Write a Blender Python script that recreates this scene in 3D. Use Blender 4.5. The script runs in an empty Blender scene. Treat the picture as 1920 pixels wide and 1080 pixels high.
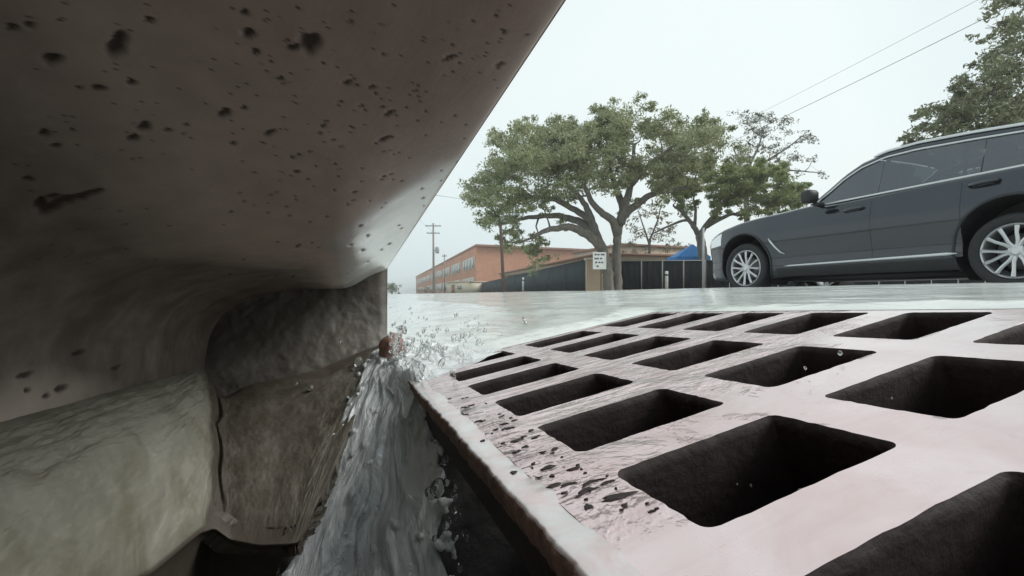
import bpy, math, random
import numpy as np
from mathutils import Vector, Matrix
R_ = math.radians
random.seed(7); rng = np.random.default_rng(7)
S = bpy.context.scene
C = S.collection

HAZE = .0015
# ------------------------------------------------------------------ camera, sky, light
PITCH = math.atan(13/890)
cam = bpy.data.cameras.new('camera'); cam.sensor_width = 36; cam.lens = 36*890/1920
cam.clip_start = 0.005; cam.clip_end = 3000
camo = bpy.data.objects.new('camera', cam); C.objects.link(camo)
camo.rotation_euler = (math.pi/2+PITCH, 0, 0); S.camera = camo

world = bpy.data.worlds.new('World'); S.world = world; world.use_nodes = True
wn = world.node_tree; wn.nodes.clear()
wo = wn.nodes.new('ShaderNodeOutputWorld'); wb = wn.nodes.new('ShaderNodeBackground')
sk = wn.nodes.new('ShaderNodeTexSky'); sk.sky_type = 'NISHITA'; sk.sun_disc = False
SUN_EL, SUN_AZ = 44, 95
sk.sun_elevation = R_(SUN_EL); sk.sun_rotation = R_(SUN_AZ); sk.dust_density = 4; sk.air_density = 1.5
tc = wn.nodes.new('ShaderNodeTexCoord'); nz = wn.nodes.new('ShaderNodeTexNoise')
nz.inputs['Scale'].default_value = 1.1; nz.inputs['Detail'].default_value = 3
cr = wn.nodes.new('ShaderNodeValToRGB')
cr.color_ramp.elements[0].position = .35; cr.color_ramp.elements[0].color = (.66, .77, .80, 1)
cr.color_ramp.elements[1].position = .65; cr.color_ramp.elements[1].color = (.85, .93, .92, 1)
sc_ = wn.nodes.new('ShaderNodeVectorMath'); sc_.operation = 'SCALE'; sc_.inputs['Scale'].default_value = 7.3
mx = wn.nodes.new('ShaderNodeMix'); mx.data_type = 'RGBA'; mx.inputs[0].default_value = .93
L = wn.links.new
L(tc.outputs['Generated'], nz.inputs['Vector']); L(nz.outputs['Fac'], cr.inputs['Fac'])
L(cr.outputs['Color'], sc_.inputs[0]); L(sk.outputs['Color'], mx.inputs[6]); L(sc_.outputs[0], mx.inputs[7])
L(mx.outputs[2], wb.inputs['Color']); wb.inputs['Strength'].default_value = .1
L(wb.outputs[0], wo.inputs['Surface'])

sun = bpy.data.lights.new('sun', 'SUN'); sun.energy = 1.5; sun.angle = R_(30); sun.color = (1, .97, .93)
suno = bpy.data.objects.new('sun', sun); C.objects.link(suno)
_d = Vector((math.sin(R_(SUN_AZ))*math.cos(R_(SUN_EL)), math.cos(R_(SUN_AZ))*math.cos(R_(SUN_EL)), math.sin(R_(SUN_EL))))
suno.rotation_euler = _d.to_track_quat('Z', 'Y').to_euler()
S.view_settings.view_transform = 'Standard'; S.view_settings.look = 'None'
S.view_settings.exposure = 0.6; S.view_settings.gamma = 1
S.cycles.use_denoising = True
S.cycles.max_bounces = 10; S.cycles.transmission_bounces = 8; S.cycles.transparent_max_bounces = 10
S.cycles.caustics_refractive = False; S.cycles.caustics_reflective = False

# ------------------------------------------------------------------ geometry helpers
_F = np.array([0, math.cos(PITCH), math.sin(PITCH)]); _U = np.array([0, -math.sin(PITCH), math.cos(PITCH)])
def at(px, py, y):                       # a point of the place, seen in direction (px,py), at depth y metres
    d = np.array([(px-960)/890, 0, 0]) + _F - (py-540)/890*_U
    return d*(y/d[1])
def topx(P):
    P = np.asarray(P); dz = P@_F
    return 960+890*P[..., 0]/dz, 540-890*(P@_U)/dz
HU = np.array([.9453, .326]); HV = np.array([-.326, .9453])    # across / along the kerb
def uv(u, v, z=0.): return np.array([HU[0]*u+HV[0]*v, HU[1]*u+HV[1]*v, z])
def UVZ(u, v, z): return np.stack([HU[0]*u+HV[0]*v, HU[1]*u+HV[1]*v, z], -1)
def ss(a, b, x):
    t = np.clip((x-a)/(b-a), 0, 1); return t*t*(3-2*t)

_perm = rng.permutation(256); _perm = np.concatenate([_perm, _perm, _perm])
_grad = rng.random(256)*2-1
def vnoise(x, y, z=0.):                  # value noise -1..1
    x, y, z = np.broadcast_arrays(np.asarray(x, float), np.asarray(y, float), np.asarray(z, float))
    xi, yi, zi = np.floor(x).astype(int), np.floor(y).astype(int), np.floor(z).astype(int)
    fx, fy, fz = x-xi, y-yi, z-zi
    fx, fy, fz = fx*fx*(3-2*fx), fy*fy*(3-2*fy), fz*fz*(3-2*fz)
    def g(a, b, c): return _grad[_perm[_perm[_perm[a & 255]+(b & 255)]+(c & 255)]]
    def lx(b, c): return g(xi, b, c)*(1-fx)+g(xi+1, b, c)*fx
    def ly(c): return lx(yi, c)*(1-fy)+lx(yi+1, c)*fy
    return ly(zi)*(1-fz)+ly(zi+1)*fz
def fbm(x, y, z=0., o=4):
    s, a = 0, 1
    for k in range(o):
        s = s+a*vnoise(np.asarray(x)*2**k+17.3*k, np.asarray(y)*2**k+5.1*k, np.asarray(z)*2**k); a *= .5
    return s/1.9

def link(o, parent=None):
    C.objects.link(o)
    if parent is not None: o.parent = parent
    return o
def mesh(name, V, F, mat, parent=None, smooth=False, mats=None, midx=None):
    me = bpy.data.meshes.new(name)
    V = np.asarray(V, dtype=np.float32)
    F = np.asarray(F) if not isinstance(F, np.ndarray) and len({len(f) for f in F}) == 1 else F
    if isinstance(F, np.ndarray):
        me.vertices.add(len(V)); me.vertices.foreach_set('co', V.ravel())
        n, k = F.shape
        me.loops.add(n*k); me.loops.foreach_set('vertex_index', F.astype(np.int32).ravel())
        me.polygons.add(n); me.polygons.foreach_set('loop_start', np.arange(0, n*k, k, dtype=np.int32))
        me.polygons.foreach_set('loop_total', np.full(n, k, np.int32))
        me.update(calc_edges=True)
    else:
        me.from_pydata([tuple(map(float, v)) for v in V], [], [list(map(int, f)) for f in F])
    me.validate()
    for m in (mats or [mat]): me.materials.append(m)
    if midx is not None: me.polygons.foreach_set('material_index', np.asarray(midx, np.int32))
    if smooth: me.polygons.foreach_set('use_smooth', np.ones(len(me.polygons), bool))
    me.update()
    return link(bpy.data.objects.new(name, me), parent)
def tag(o, label, cat, group=None, kind=None):
    if label: o['label'] = label
    if cat: o['category'] = cat
    if group: o['group'] = group
    if kind: o['kind'] = kind
    return o
def struct(o): o['kind'] = 'structure'; return o
def empty(name, loc, rz, label, cat, group=None):
    o = bpy.data.objects.new(name, None); C.objects.link(o); o.empty_display_size = .1
    o.location = [float(a) for a in loc]; o.rotation_euler = (0, 0, rz)
    return tag(o, label, cat, group)
class MB:
    def __init__(s): s.V = []; s.F = []
    def add(s, V, F):
        n = len(s.V); s.V += [tuple(map(float, v)) for v in V]; s.F += [[i+n for i in f] for f in F]; return s
    def box(s, x0, x1, y0, y1, z0, z1, M=None, bev=0.):
        if bev > 0:
            b = bev; V = []; F = []
            ring = lambda i, z: [(x0+i, y0+b, z), (x0+b, y0+i, z), (x1-b, y0+i, z), (x1-i, y0+b, z), (x1-i, y1-b, z), (x1-b, y1-i, z), (x0+b, y1-i, z), (x0+i, y1-b, z)]
            V = ring(b*.9, z0)+ring(0, z0+b)+ring(0, z1-b)+ring(b*.9, z1)
            for r in range(3):
                for k in range(8): F.append([r*8+k, r*8+(k+1) % 8, (r+1)*8+(k+1) % 8, (r+1)*8+k])
            F.append(list(range(7, -1, -1))); F.append(list(range(24, 32)))
        else:
            V = [(x, y, z) for z in (z0, z1) for x, y in ((x0, y0), (x1, y0), (x1, y1), (x0, y1))]
            F = [[3, 2, 1, 0], [4, 5, 6, 7], [0, 1, 5, 4], [1, 2, 6, 5], [2, 3, 7, 6], [3, 0, 4, 7]]
        if M is not None: V = [M@Vector(v) for v in V]
        return s.add(V, F)
    def tube(s, P, r, n=8, cap=True):
        P = [Vector(p) for p in P]; r = [r]*len(P) if isinstance(r, (int, float)) else r
        V = []; F = []; a = None
        for i, p in enumerate(P):
            t = (P[min(i+1, len(P)-1)]-P[max(i-1, 0)]).normalized()
            if a is None: a = t.orthogonal().normalized()
            a = (a-t*a.dot(t)); a = a.normalized() if a.length > 1e-6 else t.orthogonal().normalized()
            b = t.cross(a)
            for k in range(n):
                w = 2*math.pi*k/n; V.append(p+(a*math.cos(w)+b*math.sin(w))*r[i])
        for i in range(len(P)-1):
            for k in range(n): F.append([i*n+k, i*n+(k+1) % n, (i+1)*n+(k+1) % n, (i+1)*n+k])
        if cap: F.append(list(range(n-1, -1, -1))); F.append([(len(P)-1)*n+k for k in range(n)])
        return s.add(V, F)
    def lathe(s, prof, c, axis='y', n=40, close=False):
        V = []; F = []
        for r, h in prof:
            for k in range(n):
                w = 2*math.pi*k/n; x, z = r*math.cos(w), r*math.sin(w)
                V.append((c[0]+x, c[1]+h, c[2]+z) if axis == 'y' else (c[0]+x, c[1]+z, c[2]+h))
        m = len(prof)
        for i in range(m if close else m-1):
            for k in range(n): F.append([i*n+k, i*n+(k+1) % n, ((i+1) % m)*n+(k+1) % n, ((i+1) % m)*n+k])
        return s.add(V, F)
    def prism(s, poly, h0, h1, f):       # poly 2D extruded; f(a,b,h)->xyz
        n = len(poly)
        V = [f(a, b, h0) for a, b in poly]+[f(a, b, h1) for a, b in poly]
        F = [list(range(n-1, -1, -1)), list(range(n, 2*n))]+[[k, (k+1) % n, n+(k+1) % n, n+k] for k in range(n)]
        return s.add(V, F)
    def obj(s, name, mat, parent=None, smooth=False, recalc=True):
        o = mesh(name, s.V, s.F, mat, parent, smooth)
        if recalc:
            import bmesh
            bm = bmesh.new(); bm.from_mesh(o.data); bmesh.ops.recalc_face_normals(bm, faces=bm.faces); bm.to_mesh(o.data); bm.free()
        return o
def grid_faces(nu, nv):
    a = (np.arange(nu-1)[:, None]*nv+np.arange(nv-1)[None]).ravel()
    return np.stack([a, a+nv, a+nv+1, a+1], -1)
def autosmooth(o, ang=35):
    me = o.data
    me.polygons.foreach_set('use_smooth', np.ones(len(me.polygons), bool))
    try: me.set_sharp_from_angle(angle=R_(ang))
    except Exception: pass

# ------------------------------------------------------------------ material helpers
class NT:
    def __init__(s, name):
        s.m = bpy.data.materials.new(name); s.m.use_nodes = True; s.t = s.m.node_tree
        s.b = s.t.nodes['Principled BSDF']; s.out = s.t.nodes['Material Output']
        s.co = s.n('ShaderNodeTexCoord').outputs['Object']
    def n(s, ty, **kw):
        x = s.t.nodes.new(ty)
        for k, v in kw.items(): setattr(x, k, v)
        return x
    def l(s, a, b): s.t.links.new(a, b)
    def set(s, **kw):
        for k, v in kw.items():
            k = k.replace('_', ' ')
            i = s.b.inputs[k]
            if hasattr(v, 'is_output') or isinstance(v, bpy.types.NodeSocket): s.l(v, i)
            else: i.default_value = (*v, 1) if isinstance(v, tuple) and len(v) == 3 and i.type == 'RGBA' else v
        return s
    def noise(s, scale, detail=4, rough=.55, dist=0., vec=None, stretch=None, rot=None):
        x = s.n('ShaderNodeTexNoise'); x.inputs['Scale'].default_value = scale; x.inputs['Detail'].default_value = detail
        x.inputs['Roughness'].default_value = rough; x.inputs['Distortion'].default_value = dist
        v = vec or s.co
        if stretch or rot:
            mp = s.n('ShaderNodeMapping')
            if stretch: mp.inputs['Scale'].default_value = stretch
            if rot: mp.inputs['Rotation'].default_value = rot
            s.l(v, mp.inputs['Vector']); v = mp.outputs[0]
        s.l(v, x.inputs['Vector']); return x.outputs['Fac']
    def ramp(s, f, *st):
        x = s.n('ShaderNodeValToRGB'); e = x.color_ramp.elements
        while len(e) < len(st): e.new(.5)
        for k, (p, c) in enumerate(st):
            e[k].position = p; e[k].color = (*c, 1) if isinstance(c, tuple) else (c, c, c, 1)
        s.l(f, x.inputs['Fac']); return x.outputs['Color']
    def math(s, op, a, b=0., clamp=False):
        x = s.n('ShaderNodeMath', operation=op, use_clamp=clamp)
        for i, v in enumerate((a, b)):
            if isinstance(v, (int, float)): x.inputs[i].default_value = v
            else: s.l(v, x.inputs[i])
        return x.outputs[0]
    def mix(s, f, a, b, blend='MIX'):
        x = s.n('ShaderNodeMix', data_type='RGBA', blend_type=blend)
        for i, v in ((0, f), (6, a), (7, b)):
            if isinstance(v, (int, float)): x.inputs[i].default_value = v if i == 0 else (v, v, v, 1)
            elif isinstance(v, tuple): x.inputs[i].default_value = (*v, 1)
            else: s.l(v, x.inputs[i])
        return x.outputs[2]
    def bump(s, h, strength=.5, dist=.01, prev=None):
        x = s.n('ShaderNodeBump'); x.inputs['Strength'].default_value = strength; x.inputs['Distance'].default_value = dist
        s.l(h, x.inputs['Height'])
        if prev is not None: s.l(prev, x.inputs['Normal'])
        return x.outputs[0]
def simple(name, col, rough=.6, metal=0., var=.15, scale=5., bump=0., bd=.01, **kw):
    t = NT(name); f = t.noise(scale, 5)
    c = t.ramp(f, (.3, tuple(max(0, a*(1-var)) for a in col)), (.7, tuple(a*(1+var) for a in col)))
    t.set(Base_Color=c, Roughness=rough, Metallic=metal, **kw)
    if bump: t.set(Normal=t.bump(t.noise(scale*4, 4), bump, bd))
    return t.m

# concrete of the inlet
def concrete(name, c0, c1, rough=.75, wet=0., fine=1., stain=None, big=1.):
    t = NT(name)
    a = t.noise(9, 6, .6, .6); b = t.noise(60, 5, .6); g = t.noise(420, 3, .6)
    c = t.mix(t.ramp(a, (.32, 0.), (.68, 1.)), c0, c1)
    c = t.mix(t.ramp(b, (.35, 0.), (.75, .35)), c, tuple(x*.62 for x in c0))
    if stain is not None: c = t.mix(t.ramp(t.noise(16, 5, .6, 1.2), (.48, 0.), (.66, .6)), c, stain)
    at_ = t.n('ShaderNodeAttribute', attribute_name='pit')
    
    n = t.bump(a, .25*big, .01); n = t.bump(b, .35*big, .0016, n); n = t.bump(g, .30*fine, .0005, n)
    lit_at = t.n('ShaderNodeAttribute', attribute_name='painted_light')
    shd_at = t.n('ShaderNodeAttribute', attribute_name='painted_shade')
    shd_f = t.math('MULTIPLY', shd_at.outputs['Fac'], t.ramp(t.noise(30, 5, .65, .3), (.2, .75), (.6, 1.)), True)
    c = t.mix(t.math('MULTIPLY', shd_f, .88), c, (.05, .038, .028))  # painted shade: base colour pulled towards dark brown
    c = t.mix(t.math('MULTIPLY', lit_at.outputs['Fac'], .95, True), c, (.78, .78, .75))  # painted light: base colour pulled towards pale grey
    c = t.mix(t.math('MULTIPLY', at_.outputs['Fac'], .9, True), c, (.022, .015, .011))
    r = t.mix(lit_at.outputs['Fac'], t.ramp(a, (.3, rough-.12-wet*.3), (.7, rough)), .26)
    t.l(t.math('MULTIPLY', lit_at.outputs['Fac'], .8), t.b.inputs['Coat Weight']); t.b.inputs['Coat Roughness'].default_value = .22
    t.set(Base_Color=c, Roughness=r, Normal=n); return t.m
M_CEIL = concrete('lintel_concrete', (.72, .58, .50), (.85, .71, .62), .6, .3, .5, big=.4)
M_WALL = concrete('wall_concrete', (.30, .26, .22), (.40, .35, .29), .6, .5)
M_MORT = concrete('mortar', (.27, .26, .21), (.40, .385, .325),   .6, .4, 1.2, big=.7, stain=(.17, .155, .10))
M_END = concrete('end_wall_mortar', (.11, .10, .088), (.175, .16, .142), .6, .4, 1., stain=(.08, .068, .055), big=.5)
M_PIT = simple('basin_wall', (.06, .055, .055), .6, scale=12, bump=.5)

# ------------------------------------------------------------------ street surface
U_E, V_END = .0472, .618
def plane_z(u, v): return -.0715+.192*u-.0393*v
def road_z(u, v):
    zp = plane_z(np.minimum(u, .36), np.clip(v, -.5, .8))
    k = ss(.30, .95, u)
    far = .004+.0105*np.exp(-np.maximum(0, u-.8)/.9)
    z = zp+ (far-zp)*k
    return z
P_U0, P_U1, P_V0, P_V1 = .0385, .3560, -.135, .522           # grate footprint in the grate's plane
PITU0, PITU1, PITV0, PITV1 = -.16, .3440, -.25, .505

def axis_nodes(lo, hi, centre, fine, growth):
    pts = [centre]; s = fine
    while pts[-1] < hi: pts.append(pts[-1]+s); s *= growth
    s = fine
    while pts[0] > lo: pts.insert(0, pts[0]-s); s *= growth
    return np.array(pts)
uu = np.unique(np.concatenate([axis_nodes(-4, 420, .36, .012, 1.045), [PITU1, .05, .378, .3640]]).round(5))
vv = np.unique(np.concatenate([axis_nodes(-60, 900, .53, .012, 1.045), [PITV0, PITV1, .545, .5075]]).round(5))
def sheet(name, dz, mat, wave=None, zf=road_z, umin=-4, umax=9.2, hole=True, hu_=.378, hv_=.545):
    us = uu[(uu >= umin) & (uu <= umax)]; vs = vv
    A, B = np.meshgrid(us, vs, indexing='ij'); Z = zf(A, B)+dz
    if wave is not None:
        e_ = np.maximum(A-.3640, B-.5074); t_ = ss(.0, .05, e_)
        Z = t_*(Z+wave(A, B))+(1-t_)*(plane_z(A, B)+.0002+.0015*ss(.0, .008, e_)*(1+2.6*fbm(A*85, B*55, 3., 3)))
    V = UVZ(A, B, Z).reshape(-1, 3); F = grid_faces(len(us), len(vs))
    if hole:
        cu = ((A[:-1, :-1]+A[1:, 1:])/2).ravel(); cv = ((B[:-1, :-1]+B[1:, 1:])/2).ravel()
        F = F[~((cu < hu_) & (cu > -10) & (cv > PITV0) & (cv < hv_)) & ~((cu < U_E-.01) & (cv < V_END+.08))]
    return mesh(name, V, F, mat, smooth=True)
M_ASPH = simple('asphalt', (.06, .06, .058), .55, scale=40, bump=.4, bd=.003)
struct(sheet('road', 0, M_ASPH))
# far ground
M_GRASS = simple('far_verge', (.16, .15, .11), .9, scale=3, bump=.5, bd=.03)
M_PAVE = simple('far_pavement', (.42, .39, .33), .8, scale=2, bump=.2)
g = 1600.
def farz(u, v): return .012-.0+0*u
mb = MB(); mb.add([uv(13.5, -120, .085), uv(g, -120, .085), uv(g, g, .085), uv(13.5, g, .085)], [[0, 1, 2, 3]]); struct(mb.obj('ground', M_GRASS, recalc=False))
mb = MB(); M = Matrix.Identity(4)
def uvbox(mb, u0, u1, v0, v1, z0, z1):
    return mb.add([uv(a, b, z) for z in (z0, z1) for a, b in ((u0, v0), (u1, v0), (u1, v1), (u0, v1))],
                  [[3, 2, 1, 0], [4, 5, 6, 7], [0, 1, 5, 4], [1, 2, 6, 5], [2, 3, 7, 6], [3, 0, 4, 7]])
uvbox(mb, 9.35, 13.52, -120, 900, -.1, .095); struct(mb.obj('pavement', M_PAVE))
mb = MB(); uvbox(mb, 9.2, 9.352, -120, 900, -.1, .11); struct(mb.obj('far_kerb', simple('kerb_concrete', (.45, .43, .38), .8, scale=4)))

# water over the road
def water_mat():
    t = NT('street_water')
    mp = t.n('ShaderNodeMapping'); mp.inputs['Rotation'].default_value = (0, 0, R_(-19)); t.l(t.co, mp.inputs['Vector']); v = mp.outputs[0]
    a = t.noise(16, 4, .6, .8, vec=v, stretch=(1.9, .55, 1)); b = t.noise(60, 3, .6, .5, vec=v, stretch=(1.8, .6, 1)); c = t.noise(4, 2, .5, .4, vec=v, stretch=(1.6, .5, 1))
    n = t.bump(c, .55, .016); n = t.bump(a, .6, .0045, n); n = t.bump(b, .5, .0012, n)
    col = t.mix(t.ramp(t.noise(9, 5, .6, .8, vec=v, stretch=(1.5, .4, 1)), (.35, 0.), (.65, 1.)), (.52, .56, .54), (.70, .73, .70))
    t.set(Base_Color=col, Roughness=.1, IOR=1.33, Normal=n); return t.m
M_WATER = water_mat()
def wave(a, b):
    near = np.exp(-np.hypot(a-.3, b-.5)/1.2)
    w = .0035*near*fbm(a*16, b*7, .3, 3) + .0016*near*fbm(a*50, b*26, 7.3, 3) + .006*np.exp(-np.hypot(a-.6, b-.7)/2.5)*fbm(a*4, b*1.8, 2.2, 2)
    return w + .007*ss(.5, .9, b)*(1-ss(.05, .3, a))
struct(sheet('water', .0045, M_WATER, wave, umax=9.25, hu_=.3640, hv_=.5074))

# ------------------------------------------------------------------ kerb inlet: lintel, walls, mortar
inlet = empty('curb_inlet', uv(-.1, .2, -.3), 0, 'pitted concrete kerb inlet hood overhanging the water pouring beside the iron grate', 'storm drain inlet')
OFF = np.array(inlet.location)
def child(name, V, F, mat, **k): 
    return mesh(name, np.asarray(V)-OFF, F, mat, parent=inlet, **k)
def zE(v):                                   # height of the hood's lower front edge
    t = V_END-v
    return .032+.0636*np.minimum(t, .62)+.02*np.maximum(0, np.minimum(t-.62, .3))
pits = [(22,52,11,8,0),(54,47,11,6,0),(97,112,19,11,0),(219,86,17,28,.5),(279,38,9,7,0),(458,24,9,7,0),(466,64,12,11,0),(478,95,7,5,-.3),
 (581,82,22,20,-.5),(551,90,15,7,-.1),(247,155,9,6,0),(147,165,7,4,0),(183,165,15,6,.1),(421,212,14,8,-.4),(458,202,7,4,-.3),(270,238,13,9,-.4),
 (250,259,13,7,-.2),(82,250,10,8,0),(135,244,5,4,0),(315,244,7,4,0),(505,249,13,5,-.4),(438,269,6,4,0),(652,155,9,5,-.4),(698,163,9,4,-.3),
 (730,212,13,4,-.5),(720,261,14,4,-.4),(527,147,7,4,-.2),(105,273,11,4,-.1),(50,335,11,5,0),(842,108,13,4,-.5),(938,120,10,4,-.5),(946,60,8,3,-.5),
 (715,45,4,4,0),(668,160,5,3,-.4),(705,175,4,3,-.4),(150,660,15,4,-.3),(48,703,17,5,-.25),(218,690,9,4,-.3),(115,728,14,6,-.3),(52,732,7,5,0),(88,742,8,5,-.2),
 (690,442,4,3,0),(680,470,4,3,0),(716,468,3,2,0),(606,236,6,3,-.5),(600,250,5,3,-.4),(560,290,5,3,0),(548,295,5,3,0),(477,323,5,2,0),(556,322,7,3,-.1),
 (75,385,12,14,.3),(90,392,22,9,-.35),(120,376,30,8,-.25),(155,368,28,7,-.27),(180,360,16,5,-.3),(100,368,16,5,-.1),(640,190,4,2,-.4),(612,228,4,3,-.4)]
for _ in range(230):
    x = random.uniform(0, 1020); y = random.uniform(0, 520)
    r = random.choice([1.6, 2, 2.2, 2.6, 3.5]) * (1.0 if x > 350 else .8); pits.append((x, y, r*random.uniform(1, 1.9), r*.75, -.4))
for _ in range(150):
    x = random.uniform(430, 1000); y = random.uniform(40, 420)
    pits.append((x, y, random.uniform(2, 4), 1.8, -.5))
def dents(P, depth):                          # bug holes of the cast concrete, cut into the surface
    x, y = topx(P); d = np.linalg.norm(P, axis=-1)/890
    h = np.zeros(x.shape); pit = np.zeros(x.shape); front = (P@_F) > .02
    for cx, cy, rx, ry, an in pits:
        rx, ry = rx*1.12, ry*1.15
        m = front & (abs(x-cx) < rx*2.2) & (abs(y-cy) < rx*2.2)
        if not m.any(): continue
        dx, dy = x[m]-cx, y[m]-cy; ca, sa = math.cos(an), math.sin(an)
        w = 1+.12*np.sin(np.arctan2(dy, dx)*3+cx)+.07*np.sin(np.arctan2(dy, dx)*5+cy)
        q = np.hypot((dx*ca+dy*sa)/rx, (-dx*sa+dy*ca)/ry)/w
        k = 1-ss(.6, 1.05, q)
        h[m] = np.maximum(h[m], k*min(ry, 14)*d[m]*depth); pit[m] = np.maximum(pit[m], 1-ss(.5, 1.15, q))
    return h, pit
def normals(P):
    du = np.gradient(P, axis=0); dv = np.gradient(P, axis=1); n = np.cross(du, dv)
    return n/(np.linalg.norm(n, axis=-1, keepdims=True)+1e-12)
def setpit(o, pit):
    a = o.data.attributes.new('pit', 'FLOAT', 'POINT'); a.data.foreach_set('value', pit.astype(np.float32).ravel())
# hood underside running into the back wall: section q in 0..1 from front edge to crease
vs = [V_END+.03]
while vs[-1] > .055: vs.append(vs[-1]-max(.00035, .0042*(vs[-1]+.02)))
while vs[-1] > -.17: vs.append(vs[-1]-.006)
vs = np.array(vs)
uo = [U_E, U_E-.002, .036, .018, .0, -.02, -.05, -.08, -.105, -.125, -.138, -.145, -.148, -.148, -.147, -.1475]
zo = [.004, -.0005, -.0015, .0005, .0015, .002, .001, -.003, -.009, -.018, -.030, -.043, -.055, -.075, -.095, -.125]
q0 = np.cumsum([0]+[math.hypot(uo[i+1]-uo[i], zo[i+1]-zo[i]) for i in range(len(uo)-1)])
qs = np.linspace(0, q0[-1], 330)
def cubic(x, xp, fp):
    y = np.interp(x, xp, fp)
    k = np.array([.05, .1, .2, .3, .2, .1, .05]); return np.convolve(np.pad(y, 3, 'edge'), k/k.sum(), 'valid')
for _ in range(1):
    uq = cubic(qs, q0, uo); zq = cubic(qs, q0, zo)
for _ in range(14): uq[2:-2] = (uq[1:-3]+uq[2:-2]*2+uq[3:-1])/4; zq[2:-2] = (zq[1:-3]+zq[2:-2]*2+zq[3:-1])/4
A = np.broadcast_to(uq, (len(vs), len(qs))).copy(); B = np.broadcast_to(vs[:, None], A.shape).copy()
Z = zE(vs)[:, None]+zq[None]
band = ss(.12, .30, B)
Z = Z - band*.026*ss(.046, -.008, A)         # towards the far end the underside slopes down behind the front lip
A = A + .006*fbm(B*9, Z*12, 1., 3)*ss(.0, -.10, A); Z = Z+.0022*fbm(B*10, A*16, 4., 4)*ss(.045, .02, A)
P = UVZ(A, B, Z); N = normals(P)
if N[len(vs)//2, 60, 2] > 0: N = -N
h, pit = dents(P, .45); P = P-N*h[..., None]
F = grid_faces(*A.shape)
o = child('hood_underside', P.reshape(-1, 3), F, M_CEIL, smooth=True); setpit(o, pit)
lit_m = ss(.0, .045, B-(.185+(.042-A)*1.3)+.012*fbm(B*30, A*60, 8., 3))*ss(-.020, .004, A+.012*fbm(B*14, A*20, 6., 3))*(Z > -.2)*(1-pit)*(qs[None, :] < .12)  # lit sheen behind the front lip, painted as paler, glossier concrete
ca_ = o.data.attributes.new('painted_light', 'FLOAT', 'POINT'); ca_.data.foreach_set('value', lit_m.astype(np.float32).ravel())
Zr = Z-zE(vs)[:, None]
shd = ss(-.035, -.115, A)*ss(-.110, -.070, Zr+.012*fbm(B*11, Z*25, 3., 4))+.9*ss(.28, .46, B)*ss(-.005, -.035, A)*ss(-.125, -.10, A)+1.0*ss(.28, .48, B)*ss(-.10, -.125, A)+.3*ss(-.11, -.145, A)  # shade of the inner corner and far end painted into the concrete colour
shd = np.clip(shd, 0, 1)*(1-lit_m)
da_ = o.data.attributes.new('painted_shade', 'FLOAT', 'POINT'); da_.data.foreach_set('value', shd.astype(np.float32).ravel())
# outer shell of the hood (front face, top, closed behind)
vv2 = np.array([V_END+.04, .4, .2, .0, -.176]); sec = []  # hood ends just behind the camera, an opening added to let skylight in
for v in vv2:
    z = float(zE(v)); sec.append([(U_E, z+.003), (U_E+.001, z+.02), (U_E-.004, .172), (U_E-.012, .185), (U_E-.03, .19), (-.9, .192), (-.9, -.1), (-.175, -.1), (-.175, z-.02), (-.11, z+.03), (0.0, z+.02)])
V = [uv(a, v, z) for v, s_ in zip(vv2, sec) for a, z in s_]; n = len(sec[0])
F = [[i*n+k, i*n+(k+1) % n, (i+1)*n+(k+1) % n, (i+1)*n+k] for i in range(len(vv2)-1) for k in range(n)]
F = F+[list(range(n)), [(len(vv2)-1)*n+k for k in range(n)][::-1]]
child('hood_slab', V, F, M_CEIL)

# end wall (faces the camera) and the mortar apron under the crease
def bwy(x): return -.147/((x-960)/890*.9453+.326)
def ewy(x): return .618/(-.326*(x-960)/890+.9453)
cols = np.array([-700, -300, 0, 150, 290, 370, 398, 425, 520, 620, 690, 726.])
top = np.array([at(-700, 960, bwy(-700)), at(-300, 860, bwy(-300)), at(0, 792, bwy(0)), at(150, 752, bwy(150)), at(290, 713, bwy(290)), at(370, 692, bwy(370)*.995),
                at(398, 700, .525), at(425, 715, .535), at(520, 700, ewy(520)), at(620, 680, ewy(620)-.01), at(690, 655, ewy(690)-.012), at(727, 640, ewy(727)-.014)])
bot = np.array([at(-700, 2200, .055), at(-300, 1700, .085), at(0, 1240, .140), at(150, 1150, .185), at(285, 1075, .245), at(372, 1000, .300),
                at(402, 990, .315), at(432, 1012, .315), at(490, 1022, .310), at(540, 1020, .31), at(556, 1018, .312), at(566, 1010, .318)])
nc, nr = 420, 260
xs = np.linspace(0, 1, nc); cx = np.linspace(0, 1, len(cols))
def smooth_interp(arr):
    a = np.stack([np.interp(xs, cx, arr[:, k]) for k in range(3)], -1)
    for _ in range(60): a[1:-1] = (a[:-2]+2*a[1:-1]+a[2:])/4
    return a
T = smooth_interp(top); Bt = smooth_interp(bot)
r = np.linspace(0, 1, nr)[None, :, None]
P = T[:, None]*(1-r)+Bt[:, None]*r
up = np.array([.35, -.15, .9])/np.linalg.norm([.35, -.15, .9])
right = ss(6.2/11, 7.4/11, xs)[:, None, None]
right = ss(4.6/11, 7.0/11, xs)[:, None, None]
bul = (np.sin(np.pi*np.clip(r, 0, 1)**1.15))*(.019*(1-right)+.003*right)
P = P+bul*up
# right-hand edge of the apron bites inward as in a worn lip
crackx = 6.35/11+.012*np.sin(r[0, :, 0]*9)+.012*np.sin(r[0, :, 0]*23)
dd = (xs[:, None]-crackx[None])
P = P-(.0065*np.exp(-(dd/.010)**2)*(1-ss(.72, 1, r[..., 0])))[..., None]*up
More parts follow.
